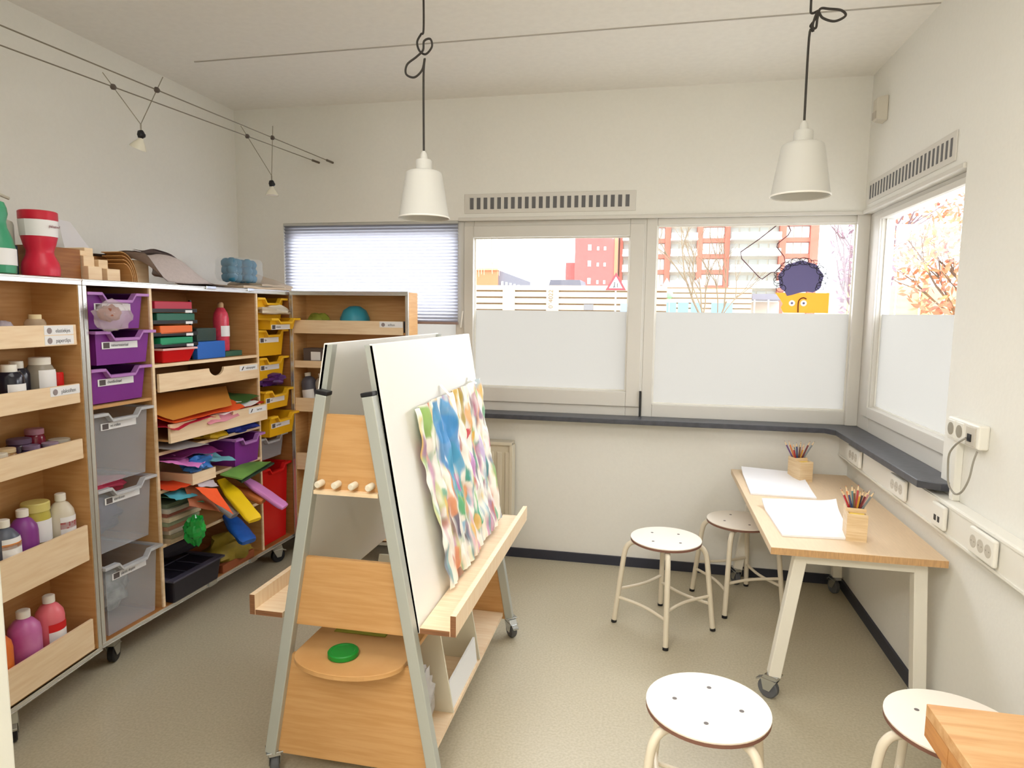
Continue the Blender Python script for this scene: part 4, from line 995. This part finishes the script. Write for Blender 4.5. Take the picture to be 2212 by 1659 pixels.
# ------------------------------------------------------------------ pendant lamps
def knot(cx, cz, dirx, top=ZC, z0=0, other=False):
    P = [(0, 0, top)]
    if not other:
        P += [(0, 0, cz+.06), (-.012, .004, cz+.045), (-.03, .01, cz+.02), (-.022, .012, cz-.012), (.006, .006, cz-.03), (.034, .0, cz-.006), (.03, -.008, cz+.02), (.006, -.012, cz+.012), (.0, -.008, cz-.02),
              (-.03, .0, cz-.04), (-.07, .004, cz-.065), (-.075, .006, cz-.1), (-.04, .004, cz-.115), (-.006, 0, cz-.09), (.006, -.004, cz-.05), (.0, -.002, cz-.12)]
    else:
        P += [(0, 0, cz+.05), (.004, .0, cz+.02), (.03, .01, cz+.03), (.016, .012, cz-.0), (.004, .008, cz-.02), (.02, 0, cz-.03), (.022, -.008, cz+.0), (.03, -.006, cz+.03), (.06, .0, cz+.03), (.1, .004, cz+.024), (.115, .004, cz+.005), (.08, .0, cz-.012), (.04, -.004, cz+.0), (.022, -.008, cz+.02), (.008, -.01, cz-.02), (.012, 0, cz-.04), (0, 0, cz-.06)]
    P += [(0, 0, z0)]
    return smoothpath(P, 6)
def pendant(label, x, y, zb, kz, other, tilt=0):
    t = thing('pendant_lamp', label, 'lamp', (x, y, 0), 0, 'pendant lamps on knotted cords')
    B().tube(knot(0, kz, 1, ZC, zb+.25, other), .0042, 8).obj('cord', DARK, t, smooth=True)
    s = B().lathe([(.1, zb), (.102, zb), (.102, zb+.003), (.1, zb+.006), (.0735, zb+.168), (.07, zb+.178), (.062, zb+.183), (.033, zb+.186), (.033, zb+.183), (.06, zb+.179), (.068, zb+.172), (.0975, zb+.006), (.1, zb)], 40, cap=False).obj('lamp_shade', SHADE, t, smooth=True)
    B().lathe([(.0985, zb+.002), (.1022, zb-.001), (.1035, zb+.002), (.1022, zb+.005)], 40, cap=False).obj('shade_rim', SHADEIN, s, smooth=True)
    B().lathe([(.033, zb+.186), (.033, zb+.222), (.03, zb+.228), (.016, zb+.231), (.013, zb+.25), (.006, zb+.262)], 24).obj('socket_cap', SHADEIN if False else SHADE, t, smooth=True)
    B().lathe([(.015, zb+.18), (.015, zb+.14), (.03, zb+.11), (.032, zb+.085), (.022, zb+.06), (.004, zb+.05)], 20).obj('bulb', mat('bulb_white', (230, 228, 220), .3), t, smooth=True)
    return t
pendant('white pendant lamp hanging in front of the blind, knotted cord looped left', -.907, 2.6, 1.868, 2.53, False)
pendant('white pendant lamp hanging at the right, cord loop sticking out right', .508, 2.6, 1.922, 2.525, True)

# ------------------------------------------------------------------ cable lighting
c1 = (Vector((-1.941, 3.885, 2.394)), Vector((-2.137, .802, 2.39)))
c2 = (Vector((-2.033, 3.885, 2.397)), Vector((-2.355, .802, 2.39)))
WIRE = mat('wire_steel', (138, 132, 118), .4, metal=.4)
for i, (c, lb) in enumerate(((c1, 'thin steel lighting cable strung below the ceiling, nearer the room'), (c2, 'thin steel lighting cable strung below the ceiling, nearer the left wall'))):
    t = thing('lighting_cable', lb, 'cable', c[0], 0, 'lighting cables over the cabinet')
    B().tube([(0, -.0, 0), c[1]-c[0]], .0028, 6).obj('wire', WIRE, t)
    B().tube([(0, 0, 0), (c[1]-c[0]).normalized()*.07], .007, 8).obj('tensioner', mat('tensioner', (110, 100, 88), .4, metal=.4), t)
def at(c, y): return c[0].lerp(c[1], (c[0].y-y)/(c[0].y-c[1].y))
def cable_lamp(label, ya, yb, bz, bx, by, tilt):
    p, q = at(c1, ya), at(c2, yb)
    o = Vector((bx, by, bz))
    t = thing('cable_spotlight', label, 'spotlight', o, 0, 'small spotlights on the lighting cables')
    j = Vector((0, 0, .06))
    B().tube([p+(p-o-j).normalized()*.06-o, j], .0018, 6).obj('arm', WIRE, t)
    B().tube([q+(q-o-j).normalized()*.06-o, j], .0018, 6).obj('arm', WIRE, t)
    B().tube([j, (0, 0, .03)], .003, 6).obj('stem', WIRE, t)
    for e in (p, q):
        B().blob(e-o, (.012, .014, .012), 1, .1, 10, 6).obj('clamp', mat('clamp_dark', (90, 80, 74), .4), t, smooth=True)
    B().blob((0, 0, .018), (.016, .016, .018), 4, .2, 12, 8).obj('lamp_holder', BLACK, t, smooth=True)
    Mx = Matrix.Rotation(tilt, 3, 'Y')
    B().lathe([(.009, 0), (.012, -.01), (.024, -.026), (.033, -.042), (.034, -.046)], 20, (0, 0, .004), Mx, cap=False).obj('reflector', mat('reflector', (226, 222, 206), .2), t, smooth=True)
    B().lathe([(.001, -.0445), (.033, -.0445)], 20, (0, 0, .004), Mx, cap=False).obj('lens', mat('lens_white', (250, 248, 240), .3), t)
    return t
cable_lamp('small spotlight on the lighting cables nearer the camera', 2.5, 2.44, 2.205, -2.13, 2.52, R(25))
cable_lamp('small spotlight on the lighting cables nearer the back wall', 3.28, 3.24, 2.14, -1.99, 3.28, 0)

# ------------------------------------------------------------------ window stickers (inside the glass of window 3)
SY = 3.9535
def flat(b, poly, y): return b.prism(poly, lambda u, v, k: (u, y-.0006*k, v))
t = thing('window_sticker', 'orange paper face with black scribbled hair stuck on the window', 'sticker', (.8, SY, 1.51))
OR = thin('sticker_orange', (255, 196, 92), .3, 'diffuse')
def rel(P): return [(x-.8, z-1.51) for x, z in P]
flat(B(), rel([(.72, 1.512), (.952, 1.512), (.952, 1.622), (.672, 1.622), (.70, 1.585), (.715, 1.56), (.705, 1.54)])[::-1], 0).obj('face', OR, t)
HB = mat('sticker_hair', (104, 98, 140), .8)
hp = []
for k in range(40):
    a = 2*math.pi*k/40; r_ = 1+.035*math.sin(9*a)
    x, z = .8+.116*math.cos(a)*r_, 1.698+.098*math.sin(a)*r_
    if z < 1.622: z = 1.616-.012*math.sin((x-.69)/.22*math.pi*2+.6)
    hp.append((x, z))
flat(B(), rel(hp)[::-1], -.001).obj('hair', HB, t)
b = B()
for k in range(26):
    a = math.pi*(-.18+1.36*k/25); r_ = .021+.006*math.sin(k*2.3)
    cx, cz = .118*math.cos(a), 1.698-1.51+.097*math.sin(a)
    b.tube([(cx+r_*math.cos(q), -.002, cz+r_*.8*math.sin(q)) for q in [2*math.pi*i/12 for i in range(12)]], .0016, 5, True)
b.obj('curls', BLACK, t)
for x in (.762, .823):
    e = B().lathe([(.0165, 0), (.0165, .0005), (.001, .0006)], 20, (x-.8, -.001, 1.565-1.51), NEGY).obj('eye', PAPERW, t)
    B().lathe([(.006, .0008), (.006, .0012), (.001, .0013)], 14, (x-.8, -.001, 1.565-1.51), NEGY).obj('pupil', HB, e)
B().tube(smoothpath([(-.004, -.003, .004), (-.005, -.003, .055), (.002, -.003, .076), (.02, -.003, .085), (.036, -.003, .078)], 5), .0035, 6).obj('nose', mat('sticker_brown', (92, 58, 30), .7), t)
t = thing('window_sticker', 'thin dark outline drawing stuck on the window above the orange face', 'sticker', (.6, SY, 1.7))
P = [(.665, 1.993), (.572, 1.915), (.478, 1.846), (.485, 1.81), (.585, 1.705), (.60, 1.697), (.645, 1.733), (.662, 1.735), (.672, 1.72), (.67, 1.742), (.715, 1.79), (.708, 1.82), (.668, 1.872), (.67, 1.89), (.722, 1.935), (.735, 1.96), (.72, 1.993)]
B().tube([(x-.6, 0, z-1.7) for x, z in P], .0028, 6).obj('outline', mat('outline_dark', (96, 62, 66), .7), t)

# ------------------------------------------------------------------ outside the windows
GZ = -.35
PAVE = mat('pavement_grey', (150, 148, 144), .9, var=.1, scale=2)
B().box(-60, 60, YB+T+.02, 90, GZ-.2, GZ).obj('pavement', PAVE, kind='structure')
B().box(XR+T+.02, 60, -20, YB+T+.02, GZ-.2, GZ).obj('pavement_side', PAVE, kind='structure')
# slat fence
t = thing('slat_fence', 'pale wooden slat fence with number 0°4022 outside the middle window', 'fence', (-2.1, 14, GZ))
SL = mat('fence_wood', (204, 184, 152), .8, var=.12, scale=3); SLD = mat('fence_gap', (122, 94, 62), .8)
for i in range(14):
    z = .55+i*.135
    B().box(-2.6, 2.4, -.02, .02, z, z+.1).obj('slat', SL, t)
B().box(-2.6, 2.4, .03, .05, .5, 2.35).obj('backing', SLD, t)
for x in (-.88, .06):
    B().box(x-.13, x+.13, -.05, -.02, .3, 2.36).obj('post', SL, t)
text(t, "0°4022", .135, .03, -.052, 2.12, mat('stencil_brown', (104, 78, 54), .8), rot=(R(90), R(-90), 0))
B().box(.72, .92, -.04, -.02, 1.9, 2.02).obj('meter_box', mat('box_grey', (110, 110, 112), .7), t)
# warning sign
t = thing('warning_sign', 'red and white triangular road warning sign in front of fence', 'road sign', (-.69, 13.2, GZ))
def tri(b, s, y0, y1, zc): return b.prism([(-s, zc-s*.577), (s, zc-s*.577), (0, zc+s*1.155)], lambda u, v, k: (u, y0+(y1-y0)*k, v))
tri(B(), .2, 0, -.02, 2.4).obj('border', mat('sign_red', (190, 30, 46), .5), t)
tri(B(), .128, -.02, -.024, 2.4).obj('panel', PAPERW, t)
B().box(-.015, .015, .0, .03, 0, 2.6).obj('pole', mat('pole_grey', (170, 168, 164), .6), t)
B().blob((-.025, -.026, 2.43), (.014, .004, .014), 0, 0, 8, 6).tube([(-.025, -.026, 2.415), (-.03, -.026, 2.37), (-.045, -.026, 2.335)], .01, 6).tube([(-.03, -.026, 2.37), (-.012, -.026, 2.335)], .008, 6).blob((.03, -.026, 2.41), (.012, .004, .012), 0, 0, 8, 6).tube([(.03, -.026, 2.4), (.03, -.026, 2.36), (.04, -.026, 2.335)], .009, 6).obj('children_symbol', BLACK, t)
t = thing('blue_sign', 'small square blue sign at the edge of the middle window', 'sign', (-.52, 13.4, GZ))
B().box(-.08, .08, -.01, 0, 1.86, 2.04).obj('panel', mat('sign_blue', (120, 176, 226), .5), t)
B().box(-.012, .012, 0, .02, 0, 2.04).obj('pole', MATS['pole_grey'], t)
# orange building with grey wing
OB = mat('orange_wall', (196, 118, 80), .8, var=.1, scale=1); RBW = mat('red_brick', (172, 88, 84), .85, var=.06, scale=2)
t = thing('orange_building', 'low orange building with grey wing beyond the fence', 'building', (-7.4, 30, GZ))
B().box(-3, .45, 0, 4, 0, 3.76).obj('wall', OB, t)
B().prism([(.45, 0), (1.95, 0), (1.95, 3.2), (.45, 3.74)], lambda u, v, k: (u, .2+3.0*k, v)).obj('wing', mat('wing_grey', (112, 112, 120), .8), t)
for i in range(7): B().box(.6+i*.19, .7+i*.19, .17, .2, 2.55, 2.95+.28*(1-i/7)).obj('window', mat('pane_pale', (200, 206, 214), .4), t)
B().box(-3, .5, -.1, 4, 3.72, 3.8).obj('roof_edge', mat('roof_edge', (214, 150, 110), .8), t)
t = thing('grey_house', 'small dark grey roofed house in the gap beyond the fence', 'building', (-5.1, 39.5, GZ))
B().box(-.9, 1.0, 0, 3, 0, 3.1).obj('wall', mat('house_grey', (96, 98, 108), .8), t)
B().prism([(-1.0, 3.1), (1.1, 3.1), (.95, 3.75), (-.8, 3.75)], lambda u, v, k: (u, -.1+3.2*k, v)).obj('roof', mat('roof_grey', (92, 94, 104), .8), t)
# red gable and apartment block
t = thing('brick_building', 'tall red brick gable with small windows seen in the middle window', 'building', (-3.7, 45, GZ))
B().box(-1.42, 1.42, 0, 8, 0, 14).obj('wall', RBW, t)
B().box(-2.1, -1.42, .6, 5, 0, 5.2).obj('side_wall', mat('red_brick_dark', (160, 84, 82), .85), t)
B().box(1.2, 1.42, -.05, 0, 0, 14).obj('corner_strip', mat('salmon', (206, 120, 84), .8), t)
WP = mat('pane_white', (222, 222, 216), .4)
for z in (3.75, 4.9, 5.95):
    for x, w_, h_ in ((-.55, .22, .38), (.05, .14, .24), (.5, .14, .24)):
        f = B().box(x, x+w_, -.04, 0, z, z+h_).obj('window', WP, t)
t = thing('apartment_block', 'white and salmon apartment block with rows of balconies', 'building', (4.9, 46, GZ))
SAL = mat('salmon_wall', (192, 104, 86), .85); CRM = mat('cream_wall', (200, 196, 182), .85); RAIL = mat('railing_grey', (164, 168, 164), .7)
B().box(-7.1, 5.35, .3, 8, 0, 14).obj('wall', CRM, t)
for x0, x1 in ((-7.1, -6.9), (-4.15, -3.8), (-2.1, -1.75), (-.35, -.05), (3.0, 3.4), (4.85, 5.35)):
    B().box(x0, x1, -.1, .3, 0, 14).obj('pier', SAL, t)
def flo(k): return 2.42+k*1.02
for k in range(0, 6):
    z = flo(k)
    for x0, x1 in ((-4.95, -4.15), (-1.75, -.35), (3.4, 4.85)):
        B().box(x0, x1, .0, .3, z, z+.26).obj('spandrel', SAL, t)
        n_ = 3
        for i in range(n_):
            w_ = (x1-x0)/n_
            B().box(x0+i*w_+.03, x0+(i+1)*w_-.03, .22, .3, z+.3, z+.98).obj('window', WP, t)
    for x0, x1 in ((-6.9, -4.95), (-3.8, -2.1), (-.05, 3.0)):
        o = B().box(x0, x1, -.9, .3, z+.1, z+.2).obj('balcony', WP, t)
        B().box(x0+.02, x1-.02, -.9, -.88, z+.2, z+.55).obj('railing', mat('balcony_glass', (182, 188, 182), .5, alpha=.85), o)
        n_ = max(2, int((x1-x0)/.55))
        for i in range(n_):
            w_ = (x1-x0)/n_
            B().box(x0+i*w_+.05, x0+(i+1)*w_-.05, .24, .3, z+.25, z+.95).obj('window', mat('pane_grey', (176, 180, 174), .4), t)
# pavilion
t = thing('wooden_pavilion', 'low timber clad pavilion with blue windows behind the bare tree', 'building', (1.55, 22, GZ))
for i in range(13): B().box(-1.6, 1.5, -.03, 0, .6+i*.16, .6+i*.16+.12).obj('cladding', mat('pavilion_wood', (204, 186, 154), .8), t)
B().box(-1.6, 1.5, 0, 3, 0, 2.68).obj('wall', mat('pavilion_shade', (128, 104, 76), .8), t)
for i, x in enumerate((-1.1, -.72, -.32, .3, .62)):
    B().box(x, x+.32, -.06, -.03, 1.4, 2.2).obj('window', mat('pane_blue', (110, 170, 204), .4), t)
b = B()
for i in range(5): b.prism([(-1.6+i*.34, 2.68), (-1.6+i*.34+.34, 2.68), (-1.6+i*.34+.17, 3.0)], lambda u, v, k: (u, .2+2*k, v))
b.obj('roof', mat('pavilion_roof', (156, 150, 158), .7), t)
B().lathe([(.001, 2.3), (.1, 2.36), (.12, 2.43), (.1, 2.5), (.001, 2.56)], 12, (-1.0, -.2, 0)).obj('lamp_globe', mat('globe_green', (120, 190, 120), .5), t, smooth=True)
B().tube([(-1.0, -.2, 0), (-1.0, -.2, 2.3)], .015, 6).obj('lamp_post', RAIL, t)
t = thing('entrance_porch', 'pale grey entrance porch with posts beside the pavilion', 'building', (3.85, 24, GZ))
B().box(-.5, .6, 0, 2, 2.35, 2.55).obj('roof', mat('porch_grey', (120, 120, 132), .7), t)
for x in (-.45, .0, .5): B().box(x, x+.06, 0, .06, 0, 2.35).obj('post', RAIL, t)
B().box(-.4, .55, 1.0, 1.05, 0, 2.3).obj('door', mat('porch_door', (206, 196, 184), .7), t)
# trees
def branches(b, p, d, L_, r, depth, rg, spread=.5):
    q = p+d*L_
    b.tube([p, p.lerp(q, .5)+Vector((rg.uniform(-1, 1), rg.uniform(-1, 1), 0))*L_*.04, q], [r, r*.85, r*.65], 5)
    if depth == 0: return [q]
    out = []
    for k in range(3 if depth > 1 else 2):
        a = Vector((rg.uniform(-1, 1), rg.uniform(-1, 1), rg.uniform(-.15, .7)))*spread
        out += branches(b, p.lerp(q, rg.uniform(.55, 1)), (d+a).normalized(), L_*rg.uniform(.6, .82), r*.6, depth-1, rg, spread)
    return out
BARK = mat('bark', (118, 102, 80), .9); BARKP = mat('bark_plum', (110, 86, 90), .9)
rg = random.Random(3)
b = B(); branches(b, Vector((0, 0, 0)), Vector((0, 0, 1)), 1.75, .05, 5, rg, .62)
tag(b.obj('bare_tree', BARK, None, (1.26, 16, GZ), 0, False), 'bare leafless young tree outside the rightmost back window', 'tree')
def leafy(name, label, loc, trunk, crown, rad, n, m, seed, bark, size=.12):
    t = thing(name, label, 'tree', loc); g_ = random.Random(seed)
    b = B(); branches(b, Vector((0, 0, 0)), Vector((0, 0, 1)), trunk, .07, 4, g_, .6); b.obj('trunk', bark, t)
    b = B()
    for i in range(n):
        while True:
            p = Vector((g_.uniform(-1, 1), g_.uniform(-1, 1), g_.uniform(-1, 1)))
            if p.length < 1 and noise.noise(p*2.4+Vector((seed, 0, 0))) > -.12: break
        c = Vector((p.x*rad[0], p.y*rad[1], p.z*rad[2]+crown))
        a = Vector((g_.uniform(-1, 1), g_.uniform(-1, 1), g_.uniform(-1, 1))).normalized(); q = a.orthogonal().normalized(); s = size*g_.uniform(.5, 1.1)
        b.add([c+a*s, c+q*s*.5, c-a*s, c-q*s*.5], [(0, 1, 2, 3)])
    b.obj('foliage', m, t)
    return t
leafy('autumn_tree', 'plum leaved tree at the right edge of the back window', (3.35, 12, GZ), 1.6, 2.75, (.5, .5, 1.1), 260, mat('leaf_plum', (112, 82, 94), .8), 4, BARKP, .09)
leafy('autumn_tree', 'large orange leaved tree outside the right wall window', (6.3, 14.5, GZ), 1.6, 3.6, (1.9, 1.5, 2.1), 2600, mat('leaf_orange', (210, 146, 96), .8, var=1, rgb2=(174, 108, 94), scale=1.2), 8, BARK, .12)
t = thing('hanging_willow', 'hanging bare willow twigs at the left of the middle window', 'tree', (-5.9, 24, GZ))
rg = random.Random(9); b = B()
for i in range(16):
    x = rg.uniform(-.6, .55); z1 = rg.uniform(3.1, 4.0)
    b.tube([(x, 0, 7), (x+rg.uniform(-.05, .05), 0, 5.2), (x+rg.uniform(-.08, .08), 0, z1)], .012, 4)
b.obj('twig', mat('willow', (186, 160, 130), .9), t)
b = B(); b.tube([(-3.2, .5, 0), (-3.1, .5, 5), (-1.2, .3, 7), (.6, 0, 7.02)], [.2, .16, .1, .03], 8); b.obj('trunk', BARK, t)
t = thing('orange_fence', 'pale orange board fence outside the right wall window', 'fence', (6.0, 18.5, GZ))
for i in range(6): B().box(-1.6+i*.55, -1.6+i*.55+.5, 0, .04, 0, 2.6).obj('board', mat('orange_board', (212, 176, 134), .8), t)
B().box(-1.2, -1.08, -.06, 0, 0, 2.9).box(.6, .72, -.06, 0, 0, 2.9).obj('post', mat('yellow_post', (232, 206, 120), .8), t)

# ------------------------------------------------------------------ light
wd = bpy.data.worlds.new('overcast'); S.world = wd; wd.use_nodes = True
n = wd.node_tree.nodes; bg = n['Background']
bg.inputs['Color'].default_value = (.97, .985, 1.0, 1); bg.inputs['Strength'].default_value = 5.2
def area(name, loc, rot, sx, sy, e, col=(1, 1, 1), portal=False):
    l = bpy.data.lights.new(name, 'AREA'); l.shape = 'RECTANGLE'; l.size = sx; l.size_y = sy; l.energy = e; l.color = col
    if portal: l.cycles.is_portal = True
    o = bpy.data.objects.new(name, l); COL.objects.link(o); o.location = loc; o.rotation_euler = rot
    return o
area('window_portal', (-.55, 4.0, 1.5), (R(-90), 0, 0), 3.5, 1.15, 1, portal=True)
area('window_portal', (1.2, 3.25, 1.5), (R(-90), 0, R(-90)), 1.1, 1.1, 1, portal=True)
def sun(name, az, el, e, ang, col=(1, 1, 1)):
    l = bpy.data.lights.new(name, 'SUN'); l.energy = e; l.angle = R(ang); l.color = col
    o = bpy.data.objects.new(name, l); COL.objects.link(o); o.location = (0, 8, 9)
    d = Vector((math.sin(R(az))*math.cos(R(el)), math.cos(R(az))*math.cos(R(el)), math.sin(R(el))))
    o.rotation_euler = d.to_track_quat('Z', 'Y').to_euler(); return o
sun('soft_daylight', 8, 34, 10.5, 75, (.98, .99, 1))
sun('soft_daylight', 84, 34, 9, 75, (.98, .99, 1))
area('ceiling_fill', (-.9, -.6, 2.68), (0, 0, 0), 1.6, 1.6, 60, (1, .97, .93))  # unseen fill light added behind the camera, no fixture there
area('ceiling_fill', (-.6, 1.5, 2.70), (0, 0, 0), 1.4, 1.0, 16, (1, .97, .93))  # second added fill, kept above the view to brighten the room

pl = bpy.data.lights.new('room_fill', 'POINT'); pl.energy = 44; pl.shadow_soft_size = .12; pl.color = (1, .97, .93)  # added fill point behind the camera, evens out walls and ceiling
po_ = bpy.data.objects.new('room_fill', pl); COL.objects.link(po_); po_.location = (-.5, -1.0, 2.6)

# ------------------------------------------------------------------ camera
cam = bpy.data.cameras.new('camera'); co = bpy.data.objects.new('camera', cam); COL.objects.link(co)
f, yaw, pitch, roll = 1436.51, R(-11.68046), R(6.21420), R(.68999)
fw = Vector((math.sin(yaw)*math.cos(pitch), math.cos(yaw)*math.cos(pitch), -math.sin(pitch)))
rt = Vector((math.cos(yaw), -math.sin(yaw), 0)); up = rt.cross(fw)
r2 = rt*math.cos(roll)+up*math.sin(roll); u2 = -rt*math.sin(roll)+up*math.cos(roll)
M_ = Matrix((r2, u2, -fw)).transposed().to_4x4(); M_.translation = (0, 0, 1.5)
co.matrix_world = M_
cam.sensor_fit = 'HORIZONTAL'; cam.sensor_width = 36; cam.lens = f*36/2212; cam.clip_start = .05; cam.clip_end = 300
S.camera = co
S.view_settings.view_transform = 'Standard'; S.view_settings.look = 'None'; S.view_settings.exposure = .12
S.cycles.use_denoising = True; S.cycles.max_bounces = 10; S.cycles.diffuse_bounces = 6; S.cycles.transparent_max_bounces = 16
S.cycles.sample_clamp_indirect = 6
